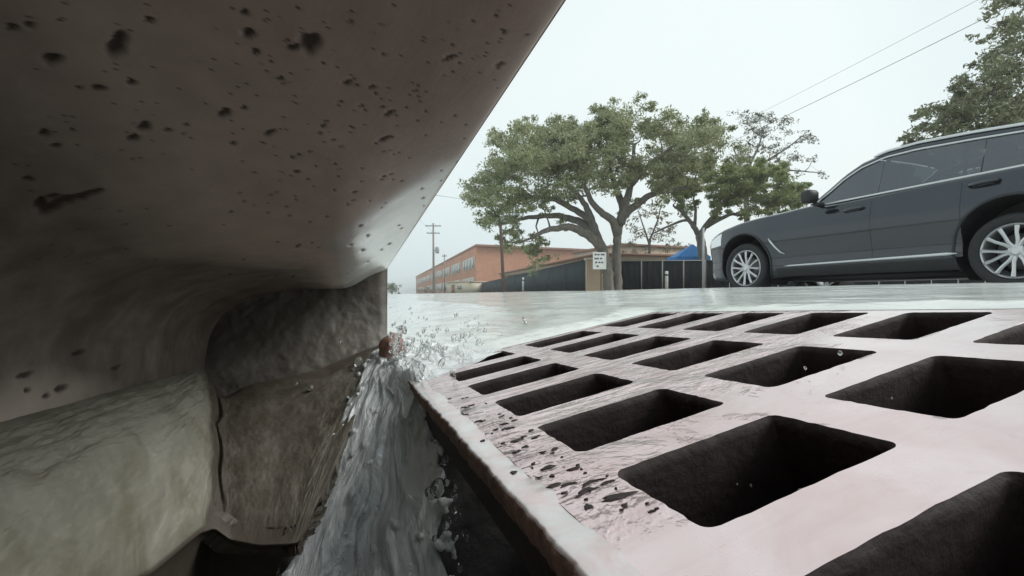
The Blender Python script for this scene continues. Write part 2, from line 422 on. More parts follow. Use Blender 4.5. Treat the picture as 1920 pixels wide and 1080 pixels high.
# dark hollow where the three surfaces meet
hol = np.exp(-((xs[:, None]-6.7/11)/.05)**2-((r[..., 0]-.02)/.12)**2); P = P-(.02*hol)[..., None]*up
X, Y = np.broadcast_arrays(xs[:, None]*11, r[..., 0]*6)
P = P+((1-.85*ss(.90, 1, xs))[:, None]*(.0035*fbm(X*1.2, Y*.8, 3., 3)+(.0018-.0010*ss(5.5, 7, X))*fbm(X*4, Y*3, 7., 3)+.0005*fbm(X*12, Y*9, 2., 4))*(.35+.65*ss(0, .1, r[..., 0]))*(1-.8*ss(.9, 1, r[..., 0])))[..., None]*up
# fall-off at the lip into the void
lip = np.linspace(0, 1, 12)[1:]
dn = np.array([-.05, .02, -1]); ext = P[:, -1][:, None]+lip[None, :, None]**1.3*dn*.07+np.array([-.02, .03, 0])*np.sin(lip*1.5)[None, :, None]
P = np.concatenate([P, ext], 1)
F = grid_faces(P.shape[0], P.shape[1])
cc = (np.arange(P.shape[0]-1)/(P.shape[0]-1)*11)
mi = np.repeat((cc > 6.35).astype(int), P.shape[1]-1)
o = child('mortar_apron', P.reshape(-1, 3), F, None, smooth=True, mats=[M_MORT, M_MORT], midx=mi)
rr_ = np.linspace(0, 1.05, P.shape[1])[None, :]
XX, RR = np.broadcast_arrays(xs[:, None]*11, rr_)
shd_m = .95*ss(5.0, 6.4, XX+.7*fbm(XX*1.5, RR*5, 3., 4))+.45*ss(.16, .0, RR+.06*fbm(XX*3, RR*8, 5., 3))+.9*np.exp(-((XX-6.7)/.55)**2-((RR-.02)/.16)**2)+.5*np.exp(-((XX-11*np.interp(rr_, np.linspace(0, 1, nr), crackx))/.10)**2)  # shade at crease, hollow, crack and lip painted into the mortar colour
shd_m = shd_m+.55*np.exp(-((XX-6.0)/.7)**2)+1.2*ss(.985, 1.01, RR)+.4*ss(.9, 1., RR+.05*fbm(XX*4, RR*4, 2., 3))
shd_m = np.clip(shd_m-.15*ss(8.5, 10.5, XX)*ss(.5, .1, RR), 0, 1.1)
at2 = o.data.attributes.new('painted_shade', 'FLOAT', 'POINT'); at2.data.foreach_set('value', shd_m.astype(np.float32).ravel())
sol = o.modifiers.new('thick', 'SOLIDIFY'); sol.thickness = .012; sol.offset = -1 if normals(P)[200, 100, 2] > 0 else 1
# end wall
na, nb = 200, 200
ua = np.linspace(-.185, U_E, na); tb = np.linspace(0, 1, nb)
A, T_ = np.meshgrid(ua, tb, indexing='ij')
Zt = .06; Zb = np.interp(ua, [-.185, -.14, -.06, 0, U_E], [-.13, -.115, -.112, -.105, -.105])[:, None]
Z = Zt+(Zb-Zt)*T_
Bv = V_END+.004*fbm(A*18, Z*18, 1, 4)+.0015*fbm(A*80, Z*80, 2, 3)-.018*ss(-.03, -.1, Z)+.02*ss(-.12, -.15, A)*0
Bv = Bv+.012*np.exp(-((A+.06)/.06)**2-((Z-.0)/.03)**2)
edge = ss(U_E-.012, U_E, A); Bv = Bv+.006*edge**2
P = UVZ(A, Bv, Z)
x, y = topx(P)
o = child('end_wall', P.reshape(-1, 3), grid_faces(na, nb), M_END, smooth=True)
de = .8*np.clip(ss(.0, -.09, A+.02*fbm(A*25, Z*25, 4., 3))*ss(-.09, -.05, Z)+ss(-.02, .01, Z)*.8, 0, 1)  # shade under the hood painted into the upper end wall
de_ = o.data.attributes.new('painted_shade', 'FLOAT', 'POINT'); de_.data.foreach_set('value', de.astype(np.float32).ravel())
mb = MB(); uvbox(mb, -.9, U_E-.001, V_END+.012, V_END+.13, -.35, .188); o = mb.obj('end_block', M_WALL); o.parent = inlet; o.location = -OFF
# kerb and pavement beyond
mb = MB()
for k in range(14):
    v0 = V_END+.132+k*3.0; uvbox(mb, -.12, U_E-.003, v0, v0+2.99, -.3, .19)
struct(mb.obj('near_kerb', simple('kerb_c', (.36, .34, .3), .8, scale=6)))
mb = MB(); uvbox(mb, -4, -.123, V_END+.14, 45, -.2, .186); uvbox(mb, -4, -.905, -60, V_END+.139, -.2, .186); struct(mb.obj('near_pavement', M_PAVE))

# catch basin below
basin = empty('catch_basin', uv(.1, .2, -1.2), 0, 'dark concrete pit of the storm drain below the grate and the pouring water', 'catch basin')
OB = np.array(basin.location)
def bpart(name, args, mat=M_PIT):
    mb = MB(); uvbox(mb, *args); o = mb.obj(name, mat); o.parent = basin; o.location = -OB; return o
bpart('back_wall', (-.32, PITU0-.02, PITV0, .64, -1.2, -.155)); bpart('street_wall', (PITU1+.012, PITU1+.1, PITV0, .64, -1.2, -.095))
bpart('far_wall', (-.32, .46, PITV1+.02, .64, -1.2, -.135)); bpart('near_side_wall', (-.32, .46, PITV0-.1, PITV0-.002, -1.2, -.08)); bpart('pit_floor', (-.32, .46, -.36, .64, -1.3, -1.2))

# ------------------------------------------------------------------ the cast iron grate
gN = np.array([-.19061487, -.02494053, .98134802]); gU = np.array([.9260381, .32716861, .18818644]); gV = np.cross(gN, gU)
SC = .07; GH = .0701435
gO = -gN*GH                                   # foot of the perpendicular from the camera
def gp(a, b, c=0.): return gO+gU*a+gV*b+gN*c
def grate_mat():
    t = NT('wet_cast_iron')
    geo = t.n('ShaderNodeTexCoord').outputs['Object']
    a = t.noise(30, 5, .6, .5); f = t.noise(260, 3, .6)
    sep = t.n('ShaderNodeSeparateXYZ'); t.l(geo, sep.inputs[0])
    # more rippling water film towards the gutter side and the far rows
    flow = t.math('SUBTRACT', t.math('MULTIPLY', sep.outputs[1], 3.6), t.math('MULTIPLY', sep.outputs[0], 1.5))
    k = t.ramp(t.math('ADD', t.math('ADD', t.math('MULTIPLY', flow, .9), .32), t.math('MULTIPLY', t.math('SUBTRACT', a, .5), .9)), (.25, 0.), (.75, 1.))
    w1 = t.noise(48, 2, .45, .9, stretch=(.28, 1.7, 1)); w2 = t.noise(130, 1, .5, 1., stretch=(.35, 1.6, 1))
    h = t.math('MULTIPLY', t.math('ADD', w1, t.math('MULTIPLY', w2, .35)), k)
    n = t.bump(f, .12, .0003); n = t.bump(a, .2, .0015, n); n = t.bump(h, .75, .008, n)
    col = t.mix(t.ramp(t.noise(22, 4, .6, .7), (.3, 0.), (.7, 1.)), (.66, .48, .475), (.80, .66, .66))
    col = t.mix(t.ramp(t.noise(90, 4, .65), (.62, 0.), (.8, .5)), col, (.45, .28, .22))
    col = t.mix(t.math('MULTIPLY', t.ramp(t.noise(80, 4, .6, 1.2, stretch=(.3, 1.9, 1)), (.5, 0.), (.62, .9)), t.math('ADD', k, .06)), col, (.34, .235, .24))  # mauve streaks: dark ripple reflections painted into the iron colour
    # bare dark rust spots left by the broken film along the gutter side
    def band(o, a0, a1, b0, b1):
        u_ = t.math('MULTIPLY', t.math('SUBTRACT', o, a0), 1/(a1-a0), True); w_ = t.math('MULTIPLY', t.math('SUBTRACT', b1, o), 1/(b1-b0), True); return t.math('MULTIPLY', u_, w_)
    msk = t.math('MULTIPLY', band(sep.outputs[0], -.153, -.146, -.128, -.105), band(sep.outputs[1], -.07, -.03, .09, .16))
    sp = t.noise(120, 2, .5, .7, stretch=(.35, 1.3, 1)); sp = t.ramp(t.math('MULTIPLY', sp, msk), (.60, 0.), (.63, 1.))
    col = t.mix(sp, col, (.05, .028, .022))
    t.set(Base_Color=col, Metallic=t.math('SUBTRACT', .82, t.math('MULTIPLY', sp, .8)), Roughness=t.ramp(a, (.3, .24), (.7, .36)), Normal=n, Coat_Weight=1., Coat_Roughness=.07, Coat_IOR=1.33)
    t.l(n, t.b.inputs['Coat Normal'])
    return t.m
M_GRATE = grate_mat()
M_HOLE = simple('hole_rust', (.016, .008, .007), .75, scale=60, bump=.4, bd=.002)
u0, v0, wu, wv, Pu = [x*SC for x in (1.06516, 1.43182, 1.02865, .62812, 1.43436)]; Pv = SC
rows = range(-2, 6)
U_lo, U_hi = P_U0+.0115, u0+2*Pu+wu+.012
V_lo, V_hi = v0-2*Pv-(Pv-wv)/2-.006, v0+5*Pv+wv+.016
def rrect(cu, cv, hu, hv, r, n=7):
    pts = []; E_ = 14
    def seg(p, q): return [(p[0]+(q[0]-p[0])*k/E_, p[1]+(q[1]-p[1])*k/E_) for k in range(1, E_)]
    for qx, qy, a0 in ((1, 1, 0), (-1, 1, 90), (-1, -1, 180), (1, -1, 270)):
        for k in range(n):
            a = R_(a0+90*k/(n-1)); p_ = (cu+qx*(hu-r)+r*math.cos(a), cv+qy*(hv-r)+r*math.sin(a))
            if k == 0 and pts: pts += seg(pts[-1], p_)
            pts.append(p_)
    return pts+seg(pts[-1], pts[0])
GV, GF, GM = [], [], []
def ring(pts, z): 
    i = len(GV); GV.extend([(a, b, z) for a, b in pts]); return list(range(i, i+len(pts)))
ues = [U_lo]+[u0+j*Pu+wu+(Pu-wu)/2 for j in range(2)]+[U_hi]
ves = [V_lo]+[v0+i*Pv-(Pv-wv)/2 for i in rows][1:]+[V_hi]
TH = .040
for j in range(3):
    for ii, i in enumerate(rows):
        ca, cb = ues[j], ues[j+1]; da, db = ves[ii], ves[ii+1]
        cu, cv = u0+j*Pu+wu/2, v0+i*Pv+wv/2; hu, hv = wu/2, wv/2
        rag = lambda p, s: [(a+s*vnoise(a*300, b*300, 3.), b+s*vnoise(a*300, b*300, 9.)) for a, b in p]
        inner = rrect(cu, cv, hu, hv, .0032, 7)
        # outer polygon with matching count: project directions to the cell rectangle
        out = []
        for a, b in inner:
            da_, db_ = a-cu, b-cv
            ta = ((cb-cu) if da_ > 0 else (ca-cu))/da_ if abs(da_) > 1e-9 else 1e9
            tb_ = ((db-cv) if db_ > 0 else (da-cv))/db_ if abs(db_) > 1e-9 else 1e9
            t_ = min(ta, tb_); out.append((cu+da_*t_, cv+db_*t_))
        # snap the 4 diagonal-most points to corners
        for cx_, cy_ in ((cb, db), (ca, db), (ca, da), (cb, da)):
            q = min(range(len(out)), key=lambda k: (out[k][0]-cx_)**2+(out[k][1]-cy_)**2); out[q] = (cx_, cy_)
        R0 = ring(out, 0); grow = lambda g: rrect(cu, cv, hu+g, hv+g, .0032+g, 7)
        mid = ring(grow(.0030), 0); mids = ring(rag(grow(.0011), .0005), 0.0)
        b1 = ring(rag(grow(.0009), .0007), -.0004); b2 = ring(rag(grow(.0002), .0008), -.0012); b3 = ring(rag(grow(-.0002), .0009), -.004)
        w2 = ring(grow(.0030), -TH*.6); w3 = ring(grow(.0050), -TH); oo = ring(out, -TH)
        n = len(R0)
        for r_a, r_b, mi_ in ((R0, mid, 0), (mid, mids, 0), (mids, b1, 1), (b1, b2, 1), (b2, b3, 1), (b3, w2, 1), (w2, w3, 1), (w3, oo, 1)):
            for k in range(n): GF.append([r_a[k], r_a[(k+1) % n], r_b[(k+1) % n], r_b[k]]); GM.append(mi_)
# side walls of the grate
def side(p, q, steps=90):
    prev = None
    for k in range(steps+1):
        a = p[0]+(q[0]-p[0])*k/steps; b = p[1]+(q[1]-p[1])*k/steps
        i = len(GV); GV.extend([(a, b, 0), (a, b, -TH)])
        if prev is not None: GF.append([prev, i, i+1, prev+1]); GM.append(1)
        prev = i
side((U_lo, V_hi), (U_lo, V_lo)); side((U_hi, V_lo), (U_hi, V_hi)); side((U_lo, V_lo), (U_hi, V_lo)); side((U_hi, V_hi), (U_lo, V_hi))
grate = empty('storm_drain_grate', gp(.19, .2), 0, 'wet pinkish cast iron grate with three rows of rectangular slots beside the pouring water', 'drain grate')
rotM = Matrix((gU, gV, gN)).transposed()
grate.rotation_euler = rotM.to_euler()
gl = lambda a, b, c=0.: (a-.19, b-.2, c)
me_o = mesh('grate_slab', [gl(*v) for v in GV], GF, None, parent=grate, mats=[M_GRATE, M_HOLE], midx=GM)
autosmooth(me_o, 50)
# rim angle running along the gutter side: ragged, rusted outer edge
M_RIM = NT('rim_iron')
_c = M_RIM.mix(M_RIM.ramp(M_RIM.noise(45, 5, .65, .8), (.42, 0.), (.60, 1.)), (.76, .72, .71), (.74, .60, .59))
_c = M_RIM.mix(M_RIM.ramp(M_RIM.noise(120, 4, .6), (.62, 0.), (.78, .4)), _c, (.40, .27, .22))
_n = M_RIM.bump(M_RIM.noise(40, 3, .5, 1.), .25, .0015); _n = M_RIM.bump(M_RIM.noise(200, 3), .2, .0006, _n)
M_RIM.set(Base_Color=_c, Metallic=.75, Roughness=.34, Normal=_n, Coat_Weight=.6, Coat_Roughness=.06, Coat_IOR=1.33); M_RIM = M_RIM.m
M_RUST = simple('rust_edge', (.20, .115, .085), .6, scale=120, var=.5, bump=.9, bd=.002)
nv_ = 700; bb = np.linspace(V_lo-.02, V_hi+.004, nv_)
jag = .0009*fbm(bb*90, 0*bb, 2., 4)+.0005*fbm(bb*400, 0*bb, 5., 2)
prof = [(U_lo+.003, -.0004, 0), (U_lo+.0005, .0002, 0), (U_lo-.005, .0003, 0), (U_lo-.0092, .0005, .4), (U_lo-.0106, .0001, 1), (U_lo-.0113, -.0012, 1.3), (U_lo-.0115, -.0045, 1.2), (U_lo-.0112, -.008, .9), (U_lo-.0100, -.0092, .5), (U_lo-.006, -.014, 0), (U_lo-.006, -.034, 0)]
Vr = np.array([[gl(a+j_*jg, b, c+.0006*jg2) for a, c, j_ in prof] for b, jg, jg2 in zip(bb, jag*1.1, fbm(bb*60, 0*bb+3, 8., 3))])
Fr = grid_faces(nv_, len(prof)); mi = np.tile([0, 0, 0, 0, 1, 1, 1, 1, 1, 2], nv_-1)
mesh('rim', Vr.reshape(-1, 3), Fr, None, parent=grate, smooth=True, mats=[M_RIM, M_RUST, M_HOLE], midx=mi)
# outer frame on the other three sides
mb = MB()
mb.box(U_hi+.0006-.19, U_hi+.030-.19, V_lo-.02-.2, V_hi+.03-.2, -.05, -.0015, bev=.002); mb.box(U_lo-.006-.19, U_hi+.0018-.19, V_hi+.0007-.2, V_hi+.03-.2, -.05, -.0016, bev=.002)
mb.box(U_lo-.006-.19, U_hi+.0018-.19, V_lo-.03-.2, V_lo-.0022-.2, -.05, -.0016, bev=.002)
mb.obj('frame', M_GRATE, grate)
# ------------------------------------------------------------------ pouring water
def water_body_mat(name, lo_, hi_, st1, st2):
    t = NT(name); t.t.nodes.remove(t.b)
    v = t.noise(26, 5, .66, 1.6, stretch=st1); v2 = t.noise(210, 3, .6, .8, stretch=st2); lo = t.noise(14, 3, .55, .6)
    n = t.bump(v, .95, .008); n = t.bump(v2, .4, .0012, n)
    gl = t.n('ShaderNodeBsdfGlass'); gl.inputs['IOR'].default_value = 1.5; gl.inputs['Roughness'].default_value = .03; gl.inputs['Color'].default_value = (.95, .98, .98, 1)
    t.l(n, gl.inputs['Normal'])
    f = t.n('ShaderNodeBsdfPrincipled'); f.inputs['Base Color'].default_value = (.88, .92, .93, 1); f.inputs['Roughness'].default_value = .06; f.inputs['IOR'].default_value = 2.0
    t.l(n, f.inputs['Normal'])
    tr = t.n('ShaderNodeBsdfTranslucent'); tr.inputs['Color'].default_value = (.88, .92, .93, 1)
    m1 = t.n('ShaderNodeMixShader'); m1.inputs[0].default_value = .22; t.l(f.outputs[0], m1.inputs[1]); t.l(tr.outputs[0], m1.inputs[2])
    k = t.math('ADD', t.ramp(v, (.44, lo_), (.58, hi_)), t.ramp(lo, (.4, -.0), (.65, .25)), True)
    m2 = t.n('ShaderNodeMixShader'); t.l(k, m2.inputs[0]); t.l(gl.outputs[0], m2.inputs[1]); t.l(m1.outputs[0], m2.inputs[2])
    t.l(m2.outputs[0], t.out.inputs['Surface']); return t.m
M_POUR = water_body_mat('pouring_water', .55, 1., (1.5, .45, .45), (1.3, .55, .55)); M_FOAM = water_body_mat('foaming_water', .75, 1., (1., .8, 1.), (1., 1., 1.))
import bmesh
_bm = bmesh.new(); bmesh.ops.create_icosphere(_bm, subdivisions=2, radius=1)
ICV = np.array([v.co[:] for v in _bm.verts]); ICF = np.array([[v.index for v in f.verts] for f in _bm.faces]); _bm.free()
class Blobs:
    def __init__(s): s.V = []; s.F = []; s.n = 0
    def add(s, c, d, ra, rb, rc=None):        # ellipsoid, long axis d
        d = np.asarray(d, float); d = d/np.linalg.norm(d)
        a = np.cross(d, [.3, .1, .9]); a /= np.linalg.norm(a); b = np.cross(d, a)
        rc = rc or rb
        w = 1+.15*vnoise(ICV[:, 0]*2+c[0]*900, ICV[:, 1]*2+c[1]*900, ICV[:, 2]*2)
        V = c+(ICV[:, :1]*ra*d+ICV[:, 1:2]*rb*a+ICV[:, 2:3]*rc*b)*w[:, None]
        s.V.append(V); s.F.append(ICF+s.n); s.n += len(ICV)
    def obj(s, name, mat, voxel=None, smooth_it=2, parent=None):
        o = mesh(name, np.concatenate(s.V), np.concatenate(s.F), mat, parent, smooth=True)
        if voxel:
            m = o.modifiers.new('r', 'REMESH'); m.mode = 'VOXEL'; m.voxel_size = voxel; m.use_smooth_shade = True
            if smooth_it: k = o.modifiers.new('s', 'SMOOTH'); k.iterations = smooth_it; k.factor = .5
        return o
def path(a, tau):
    A0 = at(703, 668, .555); A1 = at(788, 742, .405); S0 = A0*(1-a)+A1*a
    E0 = at(545, 1140, .315); E1 = at(868, 1140, .345); S1 = E0*(1-a)+E1*a
    P = S0+(S1-S0)*tau; P[2] = S0[2]+(S1[2]-S0[2])*(.45*tau+.55*tau*tau); return P
st = Blobs()
_r = random.Random(3)
def closed(bl, P, T):                        # closed slab from surface grid P and offsets T
    Q = P+T; F = grid_faces(*P.shape[:2]); n_ = P.shape[0]*P.shape[1]; a_, b_ = P.shape[:2]
    bd = [i*b_ for i in range(a_)]+[(a_-1)*b_+j for j in range(1, b_)]+[i*b_+b_-1 for i in range(a_-2, -1, -1)]+[j for j in range(b_-2, 0, -1)]
    q = [[bd[k], bd[(k+1) % len(bd)], n_+bd[(k+1) % len(bd)], n_+bd[k]] for k in range(len(bd))]
    Fa = np.concatenate([F, F[:, ::-1]+n_, np.array(q)]); Fa = np.concatenate([Fa[:, [0, 1, 2]], Fa[:, [0, 2, 3]]])
    bl.V.append(np.concatenate([P.reshape(-1, 3), Q.reshape(-1, 3)])); bl.F.append(Fa+bl.n); bl.n += 2*n_
na_, nt_ = 230, 380
av, tv = np.linspace(0, 1, na_), np.linspace(-.06, 1.22, nt_)
wl = -.045-.05*np.clip(tv, 0, 1)+.045*fbm(tv*6, 0*tv, 1.)+.02*fbm(tv*24, 0*tv, 2.); wr = 1.0+.05*fbm(tv*7, 0*tv+5, 3.)+.02*fbm(tv*22, 0*tv, 4.)
wr = wr-.10*np.exp(-((tv-.8)/.15)**2)
G_ = np.array([[path(wl[j]+(wr[j]-wl[j])*a, t_) for j, t_ in enumerate(tv)] for a in av])
Nn = normals(G_); Nn = Nn*np.sign(Nn[100, 100]@np.array([.1, -.6, .75]))
AA, TT = np.meshgrid(av, tv, indexing='ij')
wob = .06*fbm(AA*3, TT*4, 6., 2)
h = .0042*fbm((AA+wob)*6, TT*2.6, 1., 2)+.0034*(1-2*np.abs(fbm((AA+wob)*13, TT*4.2, 5., 2)))+.0017*fbm((AA+wob)*30, TT*8, 3., 3)
h = h*(.35+.65*ss(-.05, .3, TT)); edge_ = np.minimum(1, np.minimum(AA, 1-AA)/.10)**.5
thk = (.0075+.004*fbm(AA*8, TT*5, 8., 2))*edge_+.0006
closed(st, G_+Nn*(h*edge_+.002*edge_)[..., None], -Nn*(thk+h*edge_)[..., None])
for _ in range(210):
    a = _r.choice([_r.random(), _r.random(), _r.gauss(-.05, .04), _r.gauss(.97, .04)]); tau = _r.uniform(0, 1.2)
    p = path(a, tau); d = path(a, tau+.02)-p; t_ = .002+.004*min(1, max(0, tau)); n_ = np.array([.1, -.6, .75])
    p = p+n_*_r.uniform(.0, 1.6)*t_; rb = _r.choice([.0010, .0015, .002, .0028]); st.add(p, d+np.array([_r.gauss(0, .003), 0, _r.gauss(0, .002)]), rb*_r.uniform(1.1, 2.4), rb)
# churning water where the gutter stream meets the inlet corner and runs on to the grate
aa_, va_ = np.linspace(0, .185, 300), np.linspace(.385, .665, 420)
def lip_u(v): return np.interp(v, [.38, .408, .50, .577, .60, .7], [.060, .056, .044, .028, .016, .012])+.003*np.sin(v*90)
AA_, VA = np.meshgrid(aa_, va_, indexing='ij'); UA = lip_u(VA)-.010+AA_; PZ = plane_z(UA, VA)
q_ = UA-.014*fbm(VA*40, UA*14, 1., 3)
m_ = ss(.175, .07, q_+np.maximum(0, .50-VA)*1.05)*ss(.386, .43, VA)
m_ = m_*(1-.35*ss(.60, .66, VA))
wx, wy = UA+.01*fbm(UA*30, VA*30, 9., 2), VA+.01*fbm(UA*30, VA*30, 12., 2)
hh = .0065+.0085*(1-2*np.abs(fbm(wx*34, wy*22, 1., 2)))+.0048*fbm(wx*75, wy*50, 3., 3)+.0020*fbm(wx*180, wy*130, 5., 2)
hh = np.maximum(hh, -.001)
Z = PZ-.0010+m_*(hh+.004)-.022*(1-ss(.0, .016, AA_))**1.5
F = grid_faces(300, 420); mc = m_.ravel()[F].min(1); F = F[mc > .012]
o = mesh('churning_water', UVZ(UA, VA, Z).reshape(-1, 3), F, M_FOAM, smooth=True); struct(o)
for _ in range(260):
    a = abs(_r.gauss(0, .055))-.02; b = _r.gauss(.56, .05)
    if a > .14 or b > .64 or b < .44: continue
    i_, j_ = int(np.clip(np.searchsorted(aa_, a-lip_u(b)+.010), 0, 299)), int(np.clip(np.searchsorted(va_, b), 0, 419))
    if m_[i_, j_] < .35 or a < lip_u(b)-.004: continue
    rb = _r.choice([.0012, .0018, .0026, .0035]); st.add(uv(a, b, Z[i_, j_]+_r.uniform(0, .007)*m_[i_, j_]), (_r.gauss(.3, .6), _r.gauss(-.6, .5), _r.gauss(0, .35)), rb*_r.uniform(1.1, 3.2), rb)
struct(st.obj('waterfall', M_POUR, .00115, 2))
dr = Blobs()
spots = [(612, 742, .52, 7), (607, 764, .5, 11), (618, 772, .5, 6), (588, 868, .40, 13), (578, 878, .395, 9), (602, 884, .39, 8), (672, 678, .54, 8), (664, 690, .53, 4), (583, 728, .5, 5),
         (820, 915, .31, 15), (806, 925, .31, 10), (836, 905, .31, 7), (640, 640, .5, 3), (556, 720, .5, 3), (836, 986, .30, 7), (815, 1010, .3, 5), (930, 712, .38, 5), (1575, 662, .24, 4), (1510, 690, .22, 2.5), (1408, 910, .16, 2), (1382, 908, .16, 1.6), (1752, 1022, .12, 2), (1672, 746, .2, 2),
         (1518, 925, .148, 8), (1500, 922, .149, 5)]
for x, y, d, r in spots: dr.add(at(x, y, d), (_r.uniform(-.4, .4), -.3, -1), r*d/890*1.25, r*d/890)
for _ in range(420):
    if _r.random() < .35: a = _r.choice([_r.gauss(-.06, .05), _r.gauss(1.05, .04)]); p = path(a, _r.uniform(0, 1))
    else: x_ = 730+abs(_r.gauss(0, 90)); p = at(x_, _r.gauss(655-(x_-730)*.12, 26), _r.uniform(.40, .56))
    r = _r.choice([.0005, .0007, .001, .0014, .002])*_r.uniform(.6, 1.4); dr.add(p, (_r.uniform(-.5, .5), -.5, -1), r*_r.uniform(1, 2.2), r)
M_DROP = NT('droplet'); M_DROP.set(Base_Color=(.95, .98, .98), Transmission_Weight=.9, Roughness=.03, IOR=1.33); M_DROP = M_DROP.m
tag(dr.obj('water_droplets', M_DROP), 'clear droplets thrown off the pouring water beside the grate', 'droplets', kind='stuff')
# the rounded red-brown lump at the top of the fall

def rock(name, c, r, seed, mat, label, cat='stone', squash=(1, 1, 1)):
    bm = bmesh.new(); bmesh.ops.create_icosphere(bm, subdivisions=4, radius=1)
    V = np.array([v.co[:] for v in bm.verts]); F = [[v.index for v in f.verts] for f in bm.faces]; bm.free()
    k = 1+.28*fbm(V[:, 0]*1.2+seed, V[:, 1]*1.2, V[:, 2]*1.2, 4); V = V*k[:, None]*r*np.array(squash)
    o = mesh(name, V, F, mat, smooth=True); o.location = [float(x) for x in c]; return tag(o, label, cat)
rock('pebble', at(734, 655, .532), .0155, 7.7, NT('wet_red_stone').set(Base_Color=(.24, .135, .105), Roughness=.3, Coat_Weight=1., Coat_Roughness=.08).m, 'rounded red-brown lump washed by water at the top of the fall', 'pebble', (1., 1., 1.1))
# dark leaf and twig bits caught in the film along the gutter side of the grate
_r2 = random.Random(5); V = []; F = []
bits = [(862, 781, 13, 5), (956, 803, 9, 4), (968, 827, 11, 4), (946, 795, 8, 3), (965, 849, 5, 2.5), (1018, 849, 6, 3), (1040, 842, 7, 3), (1028, 877, 13, 5), (963, 887, 6, 5), (905, 827, 5, 3), (1035, 893, 5, 4), (1037, 911, 14, 4),
        (1064, 909, 16, 3), (1097, 921, 24, 5), (1158, 932, 30, 7), (1103, 951, 8, 6), (1108, 904, 26, 3), (1000, 870, 5, 2), (985, 838, 7, 3), (930, 806, 5, 3), (1075, 880, 12, 3), (1138, 905, 14, 2.5), (905, 790, 6, 2.5), (885, 760, 6, 2.5)]
for _ in range(46):
    y_ = _r2.uniform(745, 960); x0_ = 800+(y_-735)*1.12; bits.append((x0_+_r2.uniform(18, 130)*(.5+(y_-700)/260), y_, _r2.uniform(2, 7), _r2.uniform(1, 2.4)))
for x_, y_, rx_, ry_ in bits:
    d = at(x_, y_, 1.0); c = d*(-GH/(d@gN)); sc_px = c[1]/890; n0 = len(V); k_ = 12
    an = _r2.gauss(.0, .25); A_ = gU*math.cos(an)+gV*math.sin(an); B_ = np.cross(gN, A_)
    L_ = rx_*sc_px*1.1; W_ = ry_*sc_px*1.6; cv_ = _r2.uniform(-.3, .3)
    for h_ in (.0001, .00045):
        for q in range(k_):
            w = 2*math.pi*q/k_; rr_ = 1+.22*math.sin(3*w+x_)+.12*math.sin(5*w+y_); f_ = 1. if h_ < .0002 else .78
            V.append(c+A_*(L_*f_*math.cos(w)*rr_)+B_*(W_*f_*math.sin(w)*rr_+cv_*L_*math.cos(w)**2)+gN*h_)
    F += [[n0+k_+q for q in range(k_)]]+[[n0+q, n0+(q+1) % k_, n0+k_+(q+1) % k_, n0+k_+q] for q in range(k_)]
o = mesh('wet_debris', V, F, NT('wet_leaf_bits').set(Base_Color=(.018, .009, .008), Roughness=.7).m, smooth=False)
tag(o, 'dark bits of leaf and twig stuck along the gutter side of the grate', 'debris', kind='stuff')

# ------------------------------------------------------------------ the car
P0 = np.array([3.13, 6.42, .002]); CA = math.atan2(-2.53, .97)
car = empty('parked_car', P0, CA, 'dark grey SUV with silver rims and chrome window line crossing the wet street', 'car')
car.scale = (.95, .95, 1.03)
def carmat(name, col, **k):
    t = NT(name); t.set(Base_Color=col, **k); return t.m
M_PAINT = NT('dark_grey_paint'); M_PAINT.set(Base_Color=(.021, .026, .035), Metallic=.6, Roughness=.2, Coat_Weight=1., Coat_Roughness=.05, Normal=M_PAINT.bump(M_PAINT.noise(70, 3), .06, .002)); M_PAINT = M_PAINT.m
M_CHROME = carmat('chrome', (.60, .61, .62), Metallic=1., Roughness=.28)
M_BLACKP = carmat('black_plastic', (.018, .018, .02), Roughness=.55)
M_TYRE = simple('tyre_rubber', (.022, .022, .023), .75, scale=30, bump=.3)
M_RIMM = carmat('rim_alloy', (.58, .58, .59), Metallic=.75, Roughness=.3)
M_GLASS = NT('car_glass'); M_GLASS.t.nodes.remove(M_GLASS.b)
_gl = M_GLASS.n('ShaderNodeBsdfGlossy'); _gl.inputs['Roughness'].default_value = .02; _gl.inputs['Color'].default_value = (.9, .95, 1, 1)
_tr = M_GLASS.n('ShaderNodeBsdfTransparent'); _tr.inputs['Color'].default_value = (.16, .185, .19, 1)
_fr = M_GLASS.n('ShaderNodeFresnel'); _fr.inputs['IOR'].default_value = 1.9
_ms = M_GLASS.n('ShaderNodeMixShader'); M_GLASS.l(M_GLASS.math('ADD', _fr.outputs[0], .04, True), _ms.inputs[0]); M_GLASS.l(_tr.outputs[0], _ms.inputs[1]); M_GLASS.l(_gl.outputs[0], _ms.inputs[2])
M_GLASS.l(_ms.outputs[0], M_GLASS.out.inputs['Surface']); M_GLASS = M_GLASS.m
M_SEAT = carmat('seat_leather', (.12, .11, .10), Roughness=.7)
WD = 1.88
S_ = np.concatenate([np.linspace(-.86, -.5, 14), np.linspace(-.45, 3.4, 90), np.linspace(3.42, 3.84, 14)])
def top_z(s): return np.interp(s, [-.86, -.82, -.75, -.6, -.4, -.1, .2, .6, 1.0, 1.2, 3.3, 3.6, 3.75, 3.84], [.60, .70, .78, .85, .91, .965, .992, 1.010, 1.03, 1.0, 1.05, 1.05, 1.0, .9])
def bot_z(s): return np.interp(s, [-.86, -.7, -.45, .4, .6, 2.4, 3.3, 3.6, 3.84], [.30, .21, .19, .20, .22, .22, .22, .28, .40])
def plan(s): return np.interp(s, [-.86, -.83, -.78, -.68, -.5, -.25, .1, 3.0, 3.5, 3.7, 3.8, 3.84], [.40, .25, .15, .075, .03, .008, 0, 0, .03, .09, .2, .36])
